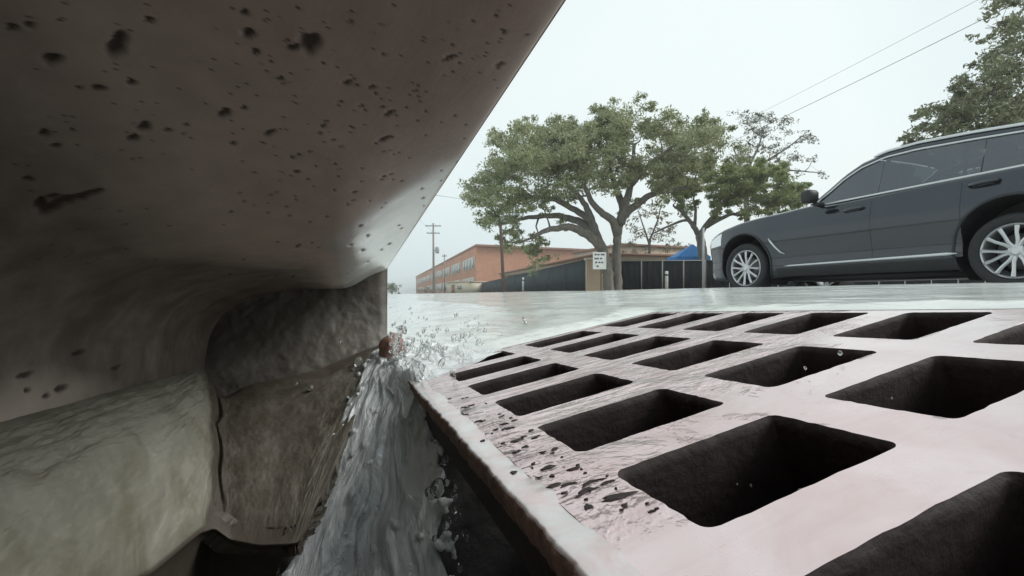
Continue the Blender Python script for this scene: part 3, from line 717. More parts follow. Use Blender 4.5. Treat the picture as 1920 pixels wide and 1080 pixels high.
def side(s, z):
    f = np.interp(z, [.18, .24, .30, .36, .45, .55, .66, .76, .84, .885, .90, .93, .98, 1.03, 1.06], [.12, .07, .045, .038, .042, .020, .0, .0, .014, .018, .030, .034, .040, .060, .085])
    fl = .022*np.exp(-((s-0)/.48)**4)*np.exp(-((z-.6)/.3)**2)+.022*np.exp(-((s-2.86)/.48)**4)*np.exp(-((z-.6)/.3)**2)
    return f-fl
def Wd(s, z): return plan(s)+side(s, z)
NZ = 34
def body_section(s):
    zb, zt = float(bot_z(s)), float(top_z(s)); zsh = zt-.035
    zz = np.linspace(zb, zsh, NZ); pts = [(WD/2, zb+.02), (.35+plan(s)*.4, zb+.01)]+[(float(Wd(s, z)), z) for z in zz]
    w0 = float(Wd(s, zsh)); cr_ = .05 if s < 1.1 else 0
    for k, (dw, dz) in enumerate(((.012, .014), (.035, .026), (.09, .035), (.2, .035+cr_*.4), (.45, .035+cr_*.8), (WD/2-w0, .035+cr_))): pts.append((min(w0+dw, WD/2), zsh+dz))
    pts[-1] = (WD/2, pts[-1][1]); return pts
secs = [body_section(s) for s in S_]; n = len(secs[0])
V = []
for s, sc in zip(S_, secs):
    full = sc+[(WD-w, z) for w, z in sc[-2:0:-1]]
    V += [(s, w, z) for w, z in full]
m = 2*n-2; F = [[i*m+k, i*m+(k+1) % m, (i+1)*m+(k+1) % m, (i+1)*m+k] for i in range(len(S_)-1) for k in range(m)]
F += [list(range(m))[::-1], [(len(S_)-1)*m+k for k in range(m)]]
mb = MB(); mb.add(V, F); body = mb.obj('body', M_PAINT, car, smooth=True); autosmooth(body, 32)
_bm = bmesh.new(); _bm.from_mesh(body.data)
def _r(c): return min(((math.hypot(c.x-sx, c.z-.37), sx) for sx in (0, 2.86)))
kill = []
for fc_ in _bm.faces:
    if all(_r(v.co)[0] < .425 and (v.co.y < .6 or v.co.y > WD-.6) for v in fc_.verts): kill.append(fc_)
bmesh.ops.delete(_bm, geom=kill, context='FACES')
for v in _bm.verts:
    r_, sx = _r(v.co)
    if r_ < .425 and (v.co.y < .3 or v.co.y > WD-.3) and r_ > .05:
        k = .425/r_; nx, nz_ = sx+(v.co.x-sx)*k, .37+(v.co.z-.37)*k
        if nz_ < .19: continue
        w = float(Wd(nx, nz_)); v.co.x, v.co.z = nx, nz_; v.co.y = w if v.co.y < .9 else WD-w
_bm.to_mesh(body.data); _bm.free(); body.data.materials.append(M_BLACKP)
body.data.polygons.foreach_set('material_index', [1 if p.center.z < .235 else 0 for p in body.data.polygons]); autosmooth(body, 32)
for sx in (0, 2.86):
    for sg_ in (1, -1):
        A_ = np.linspace(R_(-35), R_(215), 40); V = []; F = []
        for a in A_:
            x_, z_ = sx+.424*math.cos(a), .37+.424*math.sin(a); w = float(Wd(x_, max(z_, .2)))+.002
            V += [(x_, w if sg_ > 0 else WD-w, z_), (x_, .42 if sg_ > 0 else WD-.42, z_), (sx, .43 if sg_ > 0 else WD-.43, .37)]
        for i_ in range(len(A_)-1): a = i_*3; F += [[a, a+3, a+4, a+1], [a+1, a+4, a+5]]
        MB().add(V, F).obj('arch_liner', M_BLACKP, car, recalc=False)
# arch lips
for sx in (0, 2.86):
    P = [(sx+.432*math.cos(a), float(Wd(sx+.432*math.cos(a), .37+.432*math.sin(a)))-.003, .37+.432*math.sin(a)) for a in np.linspace(R_(-22), R_(202), 40)]
    MB().tube(P, .013, 6).obj('wheel_arch_trim', M_BLACKP, car, smooth=True)
# doors: skins standing 2 mm proud with shut gaps between
def skin(name, s0, s1, z0f, z1f, off, mat, ns=40, nz=30, parent=car, skew=0.):
    V = []; V2 = []
    for i in range(ns):
        for j in range(nz):
            t = j/(nz-1); s = s0+(s1-s0)*i/(ns-1)+skew*t
            z = z0f(s)+(z1f(s)-z0f(s))*t; w = float(Wd(s, z))-off; V.append((s, w, z)); V2.append((s, w+off+.01, z))
    F = grid_faces(ns, nz).tolist(); N0 = ns*nz
    bd = [i*nz for i in range(ns)]+[(ns-1)*nz+j for j in range(1, nz)]+[i*nz+nz-1 for i in range(ns-2, -1, -1)]+[j for j in range(nz-2, 0, -1)]
    F += [[bd[k], bd[(k+1) % len(bd)], N0+bd[(k+1) % len(bd)], N0+bd[k]] for k in range(len(bd))]
    o = MB().add(V+V2, F+[[N0+q for q in f[::-1]] for f in grid_faces(ns, nz).tolist()]).obj(name, mat, parent, smooth=True); autosmooth(o, 40); return o
belt = lambda s: 1.0+.013*(s-1.2)
fd = skin('door', .66, 1.70, lambda s: .33, lambda s: min(belt(s)-.045, float(top_z(s))-.05), .0035, M_PAINT); rd = skin('door', 1.708, 2.50, lambda s: .33, lambda s: belt(s)-.045, .0035, M_PAINT)
def handle(parent, s, z):
    w = float(Wd(s, z)); mb = MB(); mb.tube([(s-.11, w-.002, z-.004), (s-.09, w-.03, z), (s, w-.036, z+.006), (s+.09, w-.032, z+.008), (s+.115, w-.002, z+.006)], [.009, .012, .014, .013, .009], 10)
    mb.obj('handle', M_PAINT, parent, smooth=True)
    MB().tube([(s-.08, w-.004, z-.012), (s+.08, w-.004, z-.002)], .016, 8).obj('handle_recess', M_BLACKP, parent, smooth=True)
handle(fd, 1.52, .885); handle(rd, 2.66, .93)
# sill cladding + chrome sill strip
skin('sill', .50, 2.44, lambda s: .22, lambda s: .322, .004, M_BLACKP, 30, 6)
mb = MB(); P = [(s, float(Wd(s, .355))-.012, .345+.008*(s-.7)) for s in np.linspace(.62, 2.46, 24)]
mb.tube(P, [.004]+[.011+.007*k/22 for k in range(22)]+[.004], 8).obj('sill_trim', M_CHROME, car, smooth=True)
P = [(s, float(Wd(s, z))-.008, z) for s, z in ((.43, .70), (.46, .655), (.52, .58), (.585, .515), (.64, .49))]
MB().tube(P, [.006, .013, .012, .010, .004], 8).obj('side_vent_trim', M_CHROME, car, smooth=True)
# greenhouse: side glass outline (s, z) and lean-in w
def glass_w(z, s=2.): return .072+.36*(z-1.0)+.10*max(0, (1.35-s))
TOPL = lambda s: float(np.interp(s, [1.0, 1.15, 1.32, 1.5, 1.75, 2.05, 2.5, 2.9, 3.3, 3.55], [1.03, 1.125, 1.245, 1.34, 1.395, 1.395, 1.36, 1.32, 1.265, 1.19]))
ROOF = lambda s: float(np.interp(s, [.86, 1.0, 1.15, 1.32, 1.5, 1.75, 2.05, 2.5, 2.9, 3.3, 3.6, 3.75], [1.02, 1.085, 1.18, 1.30, 1.395, 1.45, 1.455, 1.42, 1.375, 1.32, 1.21, 1.05]))
def sidepane(name, s0, s1, mirror=False, lo=.012, hi=.012):
    V = []; ns = 24
    for i in range(ns):
        s = s0+(s1-s0)*i/(ns-1); zb, zt = belt(s)+lo, max(TOPL(s)-hi, belt(s)+lo+.003)
        for j in range(8):
            z = zb+(zt-zb)*j/7; w = glass_w(z, s); V.append((s, WD-w if mirror else w, z))
    o = MB().add(V, grid_faces(ns, 8).tolist()).obj(name, M_GLASS, car, smooth=True, recalc=False)
    return o
for mir in (False, True):
    sidepane('window', 1.05, 1.738, mir); sidepane('window', 1.742, 2.612, mir); sidepane('window', 2.618, 3.44, mir)
    for s in (1.74, 2.615):
        P = [(s+.06*(z-1), (WD-glass_w(z, s) if mir else glass_w(z, s))+(.03 if not mir else -.03), z) for z in np.linspace(belt(s), TOPL(s), 6)]
        MB().tube(P, .022, 8).obj('pillar', M_BLACKP, car, smooth=True)
def curve(fn, s0, s1, n=40): return [fn(s) for s in np.linspace(s0, s1, n)]
yy = lambda s, z, e=0: glass_w(z, s)-e
MB().tube(curve(lambda s: (s, yy(s, belt(s), .010), belt(s)+.004), .98, 3.5), .0115, 8).obj('window_trim', M_CHROME, car, smooth=True)
MB().tube(curve(lambda s: (s, yy(s, TOPL(s), .010), TOPL(s)), 1.0, 3.5), .010, 8).obj('window_trim', M_CHROME, car, smooth=True)
MB().tube(curve(lambda s: (s, yy(s, TOPL(s), -.035)-.02, ROOF(s)+.008), 1.62, 3.4), [.006]+[.015]*38+[.006], 8).obj('roof_rail', M_CHROME, car, smooth=True)
# roof shell with A pillars
V = []; F = []; ss_ = np.linspace(.93, 3.74, 70); K = 18
for s in ss_:
    zt = ROOF(s); zl = max(TOPL(s), 1.0) if s < 3.5 else ROOF(s)-.05
    w0 = yy(s, zl, .004); half = [(w0, zl), (w0+.008, zl+(zt-zl)*.5), (w0+.035, zt-.002), (w0+.10, zt+.010), (w0+.25, zt+.024), (w0+.45, zt+.032), (WD/2, zt+.035)]
    full = half+[(WD-a, b) for a, b in half[-2::-1]]; V += [(s, a, b) for a, b in full]
m = 13
for i in range(len(ss_)-1):
    for k in range(m-1):
        s = ss_[i]
        if s < 1.55 and 3 <= k <= 8: continue
        F.append([i*m+k, i*m+k+1, (i+1)*m+k+1, (i+1)*m+k])
o = MB().add(V, F).obj('roof', M_PAINT, car, smooth=True); sol = o.modifiers.new('s', 'SOLIDIFY'); sol.thickness = .012; sol.offset = 0
V = []
for s in np.linspace(.90, 1.56, 16):
    zt = ROOF(s)+.01; w0 = yy(s, max(TOPL(s), 1.0), 0)+.085
    V += [(s, w0+(WD-2*w0)*k/11, zt+.022*math.sin(math.pi*k/11)) for k in range(12)]
MB().add(V, grid_faces(16, 12).tolist()).obj('windscreen', M_GLASS, car, smooth=True, recalc=False)
# seats, dark cabin floor
for s in (1.75, 2.6):
    for w in (.5, 1.38):
        MB().box(s-.06, s+.08, w-.24, w+.24, .9, 1.22, bev=.05).obj('seat', M_SEAT, car, smooth=True)
        MB().box(s-.04, s+.06, w-.13, w+.13, 1.23, 1.34, bev=.03).obj('headrest', M_SEAT, car, smooth=True)
MB().box(1.0, 1.25, .2, WD-.2, .98, 1.06, bev=.03).obj('dashboard', M_BLACKP, car, smooth=True)
sw = MB(); sw.tube([(1.36+.05*math.cos(a), .55+.17*math.sin(a), 1.05+.13*math.cos(a)) for a in np.linspace(0, 2*math.pi, 25)], .014, 6, False).obj('steering_wheel', M_BLACKP, car, smooth=True)
# door mirror
mb = MB(); mb.box(1.03, 1.17, -.21, -.03, 1.02, 1.155, bev=.03); mb.box(1.08, 1.14, -.05, .09, .985, 1.03, bev=.01); mo = mb.obj('side_mirror', M_BLACKP, car, smooth=True)
# headlight, grille, fog lamp
hl = skin('headlight', -.80, -.42, lambda s: .66+.06*(s+.8), lambda s: float(top_z(s))-.05 if s > -.7 else .72, .004, NT('lamp_lens').set(Base_Color=(.75, .78, .8), Roughness=.08, Metallic=.3, Coat_Weight=1.).m, 16, 8)
mb = MB()
for k in range(9): mb.box(-.885, -.82, WD/2-.40+k*.1-.02, WD/2-.40+k*.1+.02, .45, .68, bev=.008)
mb.obj('grille', M_CHROME, car)
# wheels
def wheel(x, w, side_=1):
    rt = .355
    prof = [(.255, .03), (.27, .012), (.30, .002), (.325, .0), (.343, .012), (.352, .03), (rt, .06), (rt, .19), (.345, .23), (.30, .245), (.255, .235)]
    mb = MB(); mb.lathe([(r, h*side_) for r, h in prof], (0, 0, 0), n=72, close=True)
    ty = mb.obj('wheel', M_TYRE, car, smooth=True); ty.location = (x, w, .35); k_ = .94 if x > 1 else 1.; ty.scale = (k_, 1, k_*.95/1.03)
    mb = MB(); mb.lathe([(r, h*side_) for r, h in [(.255, .025), (.258, .018), (.250, .012), (.240, .02), (.232, .05), (.225, .11), (.225, .2), (.255, .2)]], (0, 0, 0), n=72, close=True)
    for k in range(6):                        # paired spokes
        a0 = 2*math.pi*k/6+.2
        for da in (-.19, .19):
            a, b = a0+da*.9, a0+da*1.35
            p = [(.045*math.cos(a), .045*side_, .045*math.sin(a)), (.10*math.cos(a), .033*side_, .10*math.sin(a)), (.17*math.cos(b), .022*side_, .17*math.sin(b)), (.238*math.cos(b), .022*side_, .238*math.sin(b))]
            mb.tube(p, [.019, .016, .015, .019], 6)
    mb.lathe([(r, h*side_) for r, h in [(.0001, .018), (.03, .018), (.036, .024), (.06, .032), (.062, .06), (.0001, .06)]], (0, 0, 0), n=40)
    rm = mb.obj('rim', M_RIMM, ty); autosmooth(rm, 40)
    mb = MB(); mb.lathe([(.0001, .10*side_), (.165, .10*side_), (.165, .115*side_), (.0001, .115*side_)], (0, 0, 0), n=40); mb.obj('brake_disc', carmat('disc', (.16, .15, .15), Metallic=.7, Roughness=.5), ty)
for x in (0, 2.86):
    wheel(x, .018, 1); wheel(x, WD-.018, -1)
mb = MB(); mb.box(.35, 2.5, .3, WD-.3, .17, .24); mb.box(-.05, .05, .2, WD-.2, .28, .34); mb.obj('underbody', M_BLACKP, car)

# ------------------------------------------------------------------ trees
def bark_mat(name, c):
    t = NT(name); f = t.noise(3, 5, .65, stretch=(2.5, 2.5, .6))
    t.set(Base_Color=t.ramp(f, (.3, tuple(x*.6 for x in c)), (.7, tuple(x*1.3 for x in c))), Roughness=.9, Normal=t.bump(t.noise(9, 5, .7, stretch=(2, 2, .5)), .9, .05)); return t.m
M_BARK = bark_mat('oak_bark', (.19, .175, .155))
def leaf_mat(name, c, c2, trans=.35):
    t = NT(name); g_ = t.n('ShaderNodeNewGeometry').outputs['Random Per Island']; f = t.noise(.8, 3)
    col = t.mix(g_, c, c2); col = t.mix(t.ramp(f, (.35, 0.), (.65, .6)), col, tuple(x*.7 for x in c))
    t.set(Base_Color=col, Roughness=.5)
    tl = t.n('ShaderNodeBsdfTranslucent'); t.l(col, tl.inputs['Color']); ms = t.n('ShaderNodeMixShader'); ms.inputs[0].default_value = trans
    t.l(t.b.outputs[0], ms.inputs[1]); t.l(tl.outputs[0], ms.inputs[2]); t.l(ms.outputs[0], t.out.inputs['Surface']); return t.m
M_LEAF = leaf_mat('oak_leaf', (.25, .285, .145), (.46, .48, .30)); M_LEAF2 = leaf_mat('oak_leaf_bright', (.24, .29, .11), (.42, .46, .22)); M_LEAF3 = leaf_mat('grey_leaf', (.16, .17, .13), (.26, .26, .21))
def leaves(cl, r_, n_, size, rs):             # clumps -> triangular/quad leaf sprays
    out = []
    for c, rad, m_ in zip(cl, r_, n_):
        d = rs.normal(size=(m_, 3)); d /= np.linalg.norm(d, axis=1, keepdims=True)
        q = d*(rs.random((m_, 1))**.7)*np.array([1, 1, .62])*rad*1.25; out.append(c+q)
    P = np.concatenate(out); k = len(P)
    a = rs.normal(size=(k, 3)); a /= np.linalg.norm(a, axis=1, keepdims=True)
    b = np.cross(a, rs.normal(size=(k, 3))); b /= np.linalg.norm(b, axis=1, keepdims=True); b[:, 2] *= .6
    s = size*rs.uniform(.5, 1.3, (k, 1))
    V = np.stack([P-a*s, P+b*s*.45, P+a*s, P-b*s*.45], 1).reshape(-1, 3)
    return V, np.arange(4*k).reshape(-1, 4)
def tree(name, base, label, limbs, clumps, leaf, mat, bark=M_BARK, group=None, seed=1, per=150, tw=.03, jit=.8):
    """limbs: list of (points, r0, r1) world coords; clumps: (centre, radius, density)"""
    rs = np.random.default_rng(seed); e = empty(name, base, 0, label, 'tree', group); B0 = np.array(base, float)
    mb = MB(); nodes = []
    for pts, r0, r1 in limbs:
        P = np.array([np.asarray(p, float)-B0 for p in pts]); t = np.linspace(0, len(P)-1, (len(P)-1)*5+1)
        Q = np.stack([np.interp(t, range(len(P)), P[:, k]) for k in range(3)], 1)
        for _ in range(3): Q[1:-1] = (Q[:-2]+2*Q[1:-1]+Q[2:])/4
        Q[1:-1] += rs.normal(size=Q[1:-1].shape)*(r0*.07)
        rr = np.linspace(r0, r1, len(Q)); mb.tube(Q.tolist(), rr.tolist(), 9)
        nodes += [(q, r) for q, r in zip(Q[3:], rr[3:])]
    base_nodes = list(nodes)
    order = sorted(range(len(clumps)), key=lambda i: min(np.linalg.norm(np.asarray(clumps[i][0])-B0-q) for q, _ in base_nodes))
    for i in order:
        c = np.asarray(clumps[i][0])-B0
        if c is None: continue
        dist = [np.linalg.norm(c-q)+ .6*max(0, q[2]-c[2])*(1) for q, _ in nodes]; j = int(np.argmin(dist)); q, rq = nodes[j]
        if np.linalg.norm(c-q) < .2: continue
        midp = (q+c)/2+rs.normal(size=3)*.12*np.linalg.norm(c-q)+np.array([0, 0, -.05*np.linalg.norm(c-q)])
        r0 = min(rq*.75, tw*(1+.9*np.linalg.norm(c-q))); T_ = [q, q*.55+midp*.45+0, midp, midp*.4+c*.6, c]
        mb.tube([x.tolist() for x in T_], np.linspace(r0, max(.008, r0*.35), 5).tolist(), 5)
        nodes += [(midp, r0*.7), (c, r0*.4)]
        for _ in range(5):
            d = rs.normal(size=3); d[2] = abs(d[2])*.6; d /= np.linalg.norm(d); mb.tube([c.tolist(), (c+d*clumps[i][1]*.8).tolist()], [.014, .005], 3)
    tr = mb.obj('trunk', bark, e, smooth=True, recalc=False)
    cs, rads, ns = [], [], []
    for c, rad, de in clumps:
        c = np.asarray(c)-B0; k = 5
        for _ in range(k):
            cs.append(c+rs.normal(size=3)*rad*jit*np.array([1, 1, .7])); rads.append(rad*rs.uniform(.35, .9)); ns.append(max(3, int(per*de*(rad**2)/k)))
    V, F = leaves(cs, rads, ns, leaf, rs); mesh('crown', V, F, mat, e)
    return e
# the big live oak
D = 24.
def K(x, y, dd=0): return at(x, y, D+dd)
limbs = [([K(1142, 556), K(1140, 520), K(1136, 490), K(1128, 462, -.2)], .29, .24),
 ([K(1160, 556, .3), K(1156, 510, .3), K(1157, 470, .3), K(1158, 440, .3), K(1163, 415, .3)], .25, .2),
 ([K(1128, 465, -.2), K(1105, 440, -.5), K(1070, 425, -1), K(1030, 428, -1.5), K(1000, 445, -2)], .28, .08),
 ([K(1128, 465), K(1112, 432, .2), K(1085, 415, .8), K(1040, 402, 1.3), K(990, 408, 1.8), K(940, 420, 2)], .28, .07),
 ([K(1122, 450), K(1108, 408, 0), K(1095, 380, 0), K(1070, 350, -.3), K(1045, 330, -1)], .22, .07),
 ([K(1108, 412), K(1080, 395, 1), K(1040, 372, 1.5), K(1000, 368, 2), K(950, 372, 2)], .20, .06),
 ([K(1158, 440, .3), K(1148, 410), K(1120, 395, -.4), K(1100, 360, -1), K(1085, 310, -1.5)], .24, .08),
 ([K(1163, 418, .3), K(1170, 390), K(1180, 360, .3), K(1185, 320, .8), K(1190, 270, 1)], .27, .08),
 ([K(1165, 410, .3), K(1195, 382, -.3), K(1225, 362, -.8), K(1260, 356, -1), K(1300, 350, -1)], .22, .07),
 ([K(1170, 395), K(1160, 365, 1), K(1150, 335, 1.5), K(1130, 290, 2), K(1110, 240, 2)], .22, .06),
 ([K(1185, 345), K(1215, 310, 1), K(1260, 275, 1.5), K(1310, 250, 1.5)], .16, .04)]
rs = np.random.default_rng(11)
cl = []
outline = [(893, 330, 30), (885, 375, 28), (905, 415, 26), (935, 450, 22), (900, 350, 34), (935, 300, 36), (925, 262, 24), (960, 270, 38), (1000, 225, 28), (1000, 260, 40), (1050, 240, 42), (1060, 208, 22), (1110, 225, 44), (1135, 192, 22),
 (1160, 230, 44), (1215, 188, 22), (1210, 235, 44), (1255, 245, 42), (1290, 225, 34), (1335, 208, 16), (1330, 255, 36), (1350, 232, 24), (1350, 300, 26), (1300, 290, 38), (1250, 300, 40), (1200, 290, 42), (1150, 290, 40), (1100, 285, 42), (1050, 290, 44), (1000, 310, 40), (960, 325, 40),
 (1065, 330, 34), (1020, 345, 34), (1110, 330, 28), (1170, 335, 26), (1230, 335, 26), (975, 370, 28), (940, 375, 30), (1015, 385, 20), (1060, 365, 20), (925, 410, 26), (1000, 465, 18), (985, 480, 24), (1005, 490, 18), (975, 470, 16), (1275, 325, 24), (955, 435, 14), (1040, 420, 12), (1320, 320, 16), (1200, 375, 10)]
for x, y, r in [(1128+(a-1128)*.93, 335+(b-335)*(.86 if b < 335 else 1), c_*.9) for a, b, c_ in outline]:
    for _ in range(3 if r > 20 else 2):
        rr = r*rs.uniform(.6, .95); dd = rs.normal()*2.2*min(1, r/30)
        cl.append((K(x+rs.normal()*r*.5, y+rs.normal()*r*.42, dd), rr/890*D, rs.uniform(.6, 1.3)))
tree('oak_tree', K(1145, 553), 'large spreading live oak with forked trunk and dense rounded crown, tallest tree of the row', limbs, cl, .085, M_LEAF, per=2400, seed=4)
# second oak behind, low flat crown
D = 31.
limbs = [([K(1318, 553), K(1318, 500), K(1317, 465), K(1312, 440)], .34, .26), ([K(1312, 442), K(1298, 420), K(1280, 398), K(1262, 385)], .2, .06), ([K(1312, 442), K(1325, 420), K(1345, 395), K(1365, 370)], .2, .06),
 ([K(1300, 425), K(1290, 410), K(1250, 425), K(1220, 440)], .12, .04), ([K(1325, 425), K(1370, 400), K(1395, 405), K(1420, 380)], .15, .05), ([K(1302, 428), K(1305, 395), K(1300, 370)], .12, .05)]
cl = []
for x, y, r in [(1265, 345, 22), (1290, 360, 26), (1310, 335, 24), (1340, 345, 30), (1370, 325, 26), (1400, 335, 30), (1430, 325, 26), (1460, 340, 28), (1485, 360, 24), (1495, 385, 18), (1450, 370, 28), (1410, 370, 26), (1375, 365, 26), (1340, 375, 20), (1270, 375, 16), (1440, 395, 16), (1480, 395, 12), (1350, 400, 12), (1395, 400, 12), (1400, 315, 16), (1250, 335, 16)]:
    for _ in range(3): cl.append((K(x+rs.normal()*r*.45, y+rs.normal()*r*.3, rs.normal()*1.5), r*rs.uniform(.5, .8)/890*D, rs.uniform(.8, 1.4)))
tree('oak_tree', K(1318, 553), 'smaller oak with bright flat crown behind the front wheel side of the car', limbs, cl, .10, M_LEAF2, per=3200, seed=5)
# sparse tree behind it
D = 38.
limbs = [([K(1405, 553), K(1402, 450), K(1400, 380), K(1395, 330)], .3, .16), ([K(1395, 335), K(1410, 300), K(1425, 270), K(1430, 240)], .13, .04), ([K(1400, 330), K(1440, 300), K(1480, 275), K(1510, 250)], .12, .03), ([K(1400, 345), K(1450, 320), K(1500, 320), K(1545, 325)], .10, .03), ([K(1395, 330), K(1385, 300), K(1375, 280)], .1, .03)]
cl = []
for x, y, r in [(1415, 240, 22), (1435, 230, 24), (1455, 250, 22), (1400, 265, 20), (1430, 275, 22), (1470, 275, 16), (1510, 250, 14), (1525, 265, 10), (1485, 300, 14), (1385, 290, 18), (1520, 300, 10), (1545, 325, 9), (1500, 325, 10), (1450, 300, 14), (1380, 320, 14)]:
    for _ in range(3): cl.append((K(x+rs.normal()*r*.5, y+rs.normal()*r*.4, rs.normal()*1.2), r*rs.uniform(.4, .7)/890*D, rs.uniform(.35, .8)))
tree('bare_tree', K(1405, 553), 'thin greyish tree with sparse leaves standing above and behind the smaller oak', limbs, cl, .10, M_LEAF3, per=1100, seed=6)
# scrubby tree behind the fence, between the two oaks
D = 40.
limbs = [([K(1215, 553), K(1217, 500), K(1218, 450)], .2, .1), ([K(1218, 460), K(1205, 420), K(1195, 390)], .09, .03), ([K(1218, 450), K(1235, 410), K(1240, 380)], .09, .03)]
cl = []
for x, y, r in [(1195, 400, 18), (1220, 395, 18), (1240, 405, 20), (1205, 430, 20), (1235, 440, 20), (1190, 460, 20), (1215, 470, 22), (1245, 465, 20), (1260, 430, 14), (1180, 430, 12), (1275, 465, 14)]:
    for _ in range(3): cl.append((K(x+rs.normal()*r*.5, y+rs.normal()*r*.4, rs.normal()*1.2), r*rs.uniform(.4, .7)/890*D, rs.uniform(.3, .7)))
tree('scrub_tree', K(1215, 553), 'scraggly small tree rising over the dark fence between the two oaks', limbs, cl, .13, leaf_mat('tan_leaf', (.22, .20, .13), (.33, .29, .20)), per=500, seed=8)
# near tree at right edge
D = 15.
limbs = [([K(2020, 556), K(2015, 450), K(2000, 350), K(1985, 260)], .35, .22), ([K(1990, 290), K(1940, 230), K(1890, 190), K(1850, 170)], .16, .04), ([K(1995, 300), K(1930, 280), K(1850, 255), K(1780, 250)], .14, .03), ([K(1985, 260), K(1960, 150), K(1930, 60)], .16, .05), ([K(1985, 260), K(2030, 150), K(2060, 60)], .16, .05)]
cl = []
for x, y, r in [(1910, 20, 34), (1880, 60, 26), (1930, 80, 50), (1870, 110, 34), (1905, 150, 48), (1840, 150, 34), (1860, 190, 46), (1800, 175, 26), (1800, 215, 38), (1850, 235, 46), (1760, 225, 26), (1740, 250, 26), (1710, 262, 20), (1790, 260, 34), (1910, 220, 56), (1960, 150, 60), (1990, 60, 60), (2040, 150, 70), (2000, 250, 60), (1920, 280, 50), (1850, 290, 40), (1780, 290, 26), (1730, 280, 18), (2060, 20, 60), (1960, -30, 50), (1900, -20, 24)]:
    for _ in range(3): cl.append((K(x+rs.normal()*r*.45, y+rs.normal()*r*.4, rs.normal()*1.0), r*rs.uniform(.5, .75)/890*D, rs.uniform(.8, 1.3)))
tree('oak_tree', K(2020, 553), 'leafy tree at the right edge of the view, rising above the car roof', limbs, cl, .075, leaf_mat('oak_leaf_near', (.20, .225, .12), (.36, .37, .25)), per=2400, seed=9)
# far left tree and bush
D = 130.
for (x, y, r, w, lab, c) in ((735, 541, 11, 5, 'low distant green tree at the foot of the concrete hood', (.10, .14, .06)),):
    cl = [(K(x+rs.normal()*w, y+rs.normal()*3, rs.normal()), r*rs.uniform(.5, .8)/890*D, 1.) for _ in range(10)]
    tree('distant_tree', K(x, 554), lab, [([K(x, 554), K(x, 548), K(x+1, 542)], .25, .15)], cl, .3, leaf_mat('far_leaf', c, (.18, .22, .12)), per=60, seed=10)
D = 60.
cl = [(K(800+rs.normal()*9, 546+rs.normal()*3, rs.normal()*.6), .4*rs.uniform(.6, 1), 1.) for _ in range(14)]
e = tree('roadside_bush', K(800, 553), 'brownish roadside bush under the utility pole', [([K(800, 554), K(799, 548), K(800, 543)], .06, .03)], cl, .12, leaf_mat('brown_leaf', (.20, .15, .10), (.30, .24, .17)), per=200, seed=12); e['category'] = 'bush'

# ------------------------------------------------------------------ buildings
def wallmat(name, c, rough=.85, brick=False):
    t = NT(name)
    if brick:
        br = t.n('ShaderNodeTexBrick'); br.inputs['Scale'].default_value = 1.2; br.inputs['Color1'].default_value = (*[x*.9 for x in c], 1); br.inputs['Color2'].default_value = (*[min(1, x*1.12) for x in c], 1); br.inputs['Mortar'].default_value = (*[x*.8+.1 for x in c], 1)
        mp = t.n('ShaderNodeMapping'); mp.inputs['Rotation'].default_value = (R_(90), 0, 0); t.l(t.co, mp.inputs[0]); t.l(mp.outputs[0], br.inputs[0])
        col = t.mix(t.ramp(t.noise(.25, 5), (.35, 0.), (.7, .5)), br.outputs[0], tuple(x*.78 for x in c))
    else: col = t.mix(t.ramp(t.noise(.8, 5), (.35, 0.), (.7, .5)), c, tuple(x*.8 for x in c))
    t.set(Base_Color=col, Roughness=rough); return t.m
def frame(p, q):                              # matrix with x along p->q, y inward (left of it), z up
    x = np.array([q[0]-p[0], q[1]-p[1], 0]); L_ = np.linalg.norm(x); x /= L_; y = np.array([-x[1], x[0], 0])
    return Matrix(((x[0], y[0], 0, p[0]), (x[1], y[1], 0, p[1]), (0, 0, 1, 0), (0, 0, 0, 1))), L_
M_BRICK = wallmat('orange_brick', (.52, .25, .155), brick=True); M_CREAM = wallmat('cream_panel', (.62, .57, .45)); M_TAN = wallmat('tan_fascia', (.50, .40, .30)); M_BROWN = wallmat('brown_roof', (.30, .17, .12))
M_WIN = NT('building_glass').set(Base_Color=(.28, .30, .30), Roughness=.12).m
GZ = .085
b1 = empty('school_building', (-7, 90, GZ), 0, 'long two-storey orange brick building with cream window bands', 'building'); OB1 = np.array([-7, 90, GZ])
pc, pl = at(893, 553, 88), at(780, 553, 240); pc[2] = pl[2] = 0
def bobj(mb, name, mat, parent, off): 
    o = mb.obj(name, mat, parent); o.data.transform(Matrix.Translation(Vector(-off))); return o
Ml, Ll = frame(pl, pc)
H1 = 9.0
pr = at(1112, 553, 98); pr[2] = 0; Mr, Lr = frame(pc, pr)
mb = MB(); foot = [pl, pc, pr, pr+np.array([6, 40, 0]), pl+np.array([20, 20, 0])]
mb.prism([(p[0], p[1]) for p in foot], GZ-.05, H1, lambda a, b, h: (a, b, h)); wall1 = bobj(mb, 'wall', M_BRICK, b1, OB1)
mb = MB(); cxm = np.mean(foot, 0); mb.prism([(p[0]+(p[0]-cxm[0])*.012, p[1]+(p[1]-cxm[1])*.012) for p in foot], H1, H1+.35, lambda a, b, h: (a, b, h)); bobj(mb, 'roof', M_BROWN, b1, OB1)
def window(parent, M, x0, x1, z0, z1, off, cols_=3, y=-.06):
    mb = MB(); mb.box(x0, x1, y, .05, z0, z1, M=M); f = bobj(mb, 'window', M_CREAM, parent, off)
    mb = MB(); w = (x1-x0)/cols_
    for k in range(cols_): mb.box(x0+k*w+.12*w, x0+(k+1)*w-.12*w, y-.03, y+.02, z0+.35*(z1-z0)*.4, z1-.1*(z1-z0), M=M)
    g_ = mb.obj('pane', M_WIN, f); g_.data.transform(Matrix.Translation(Vector(-off)))
nwin = 9
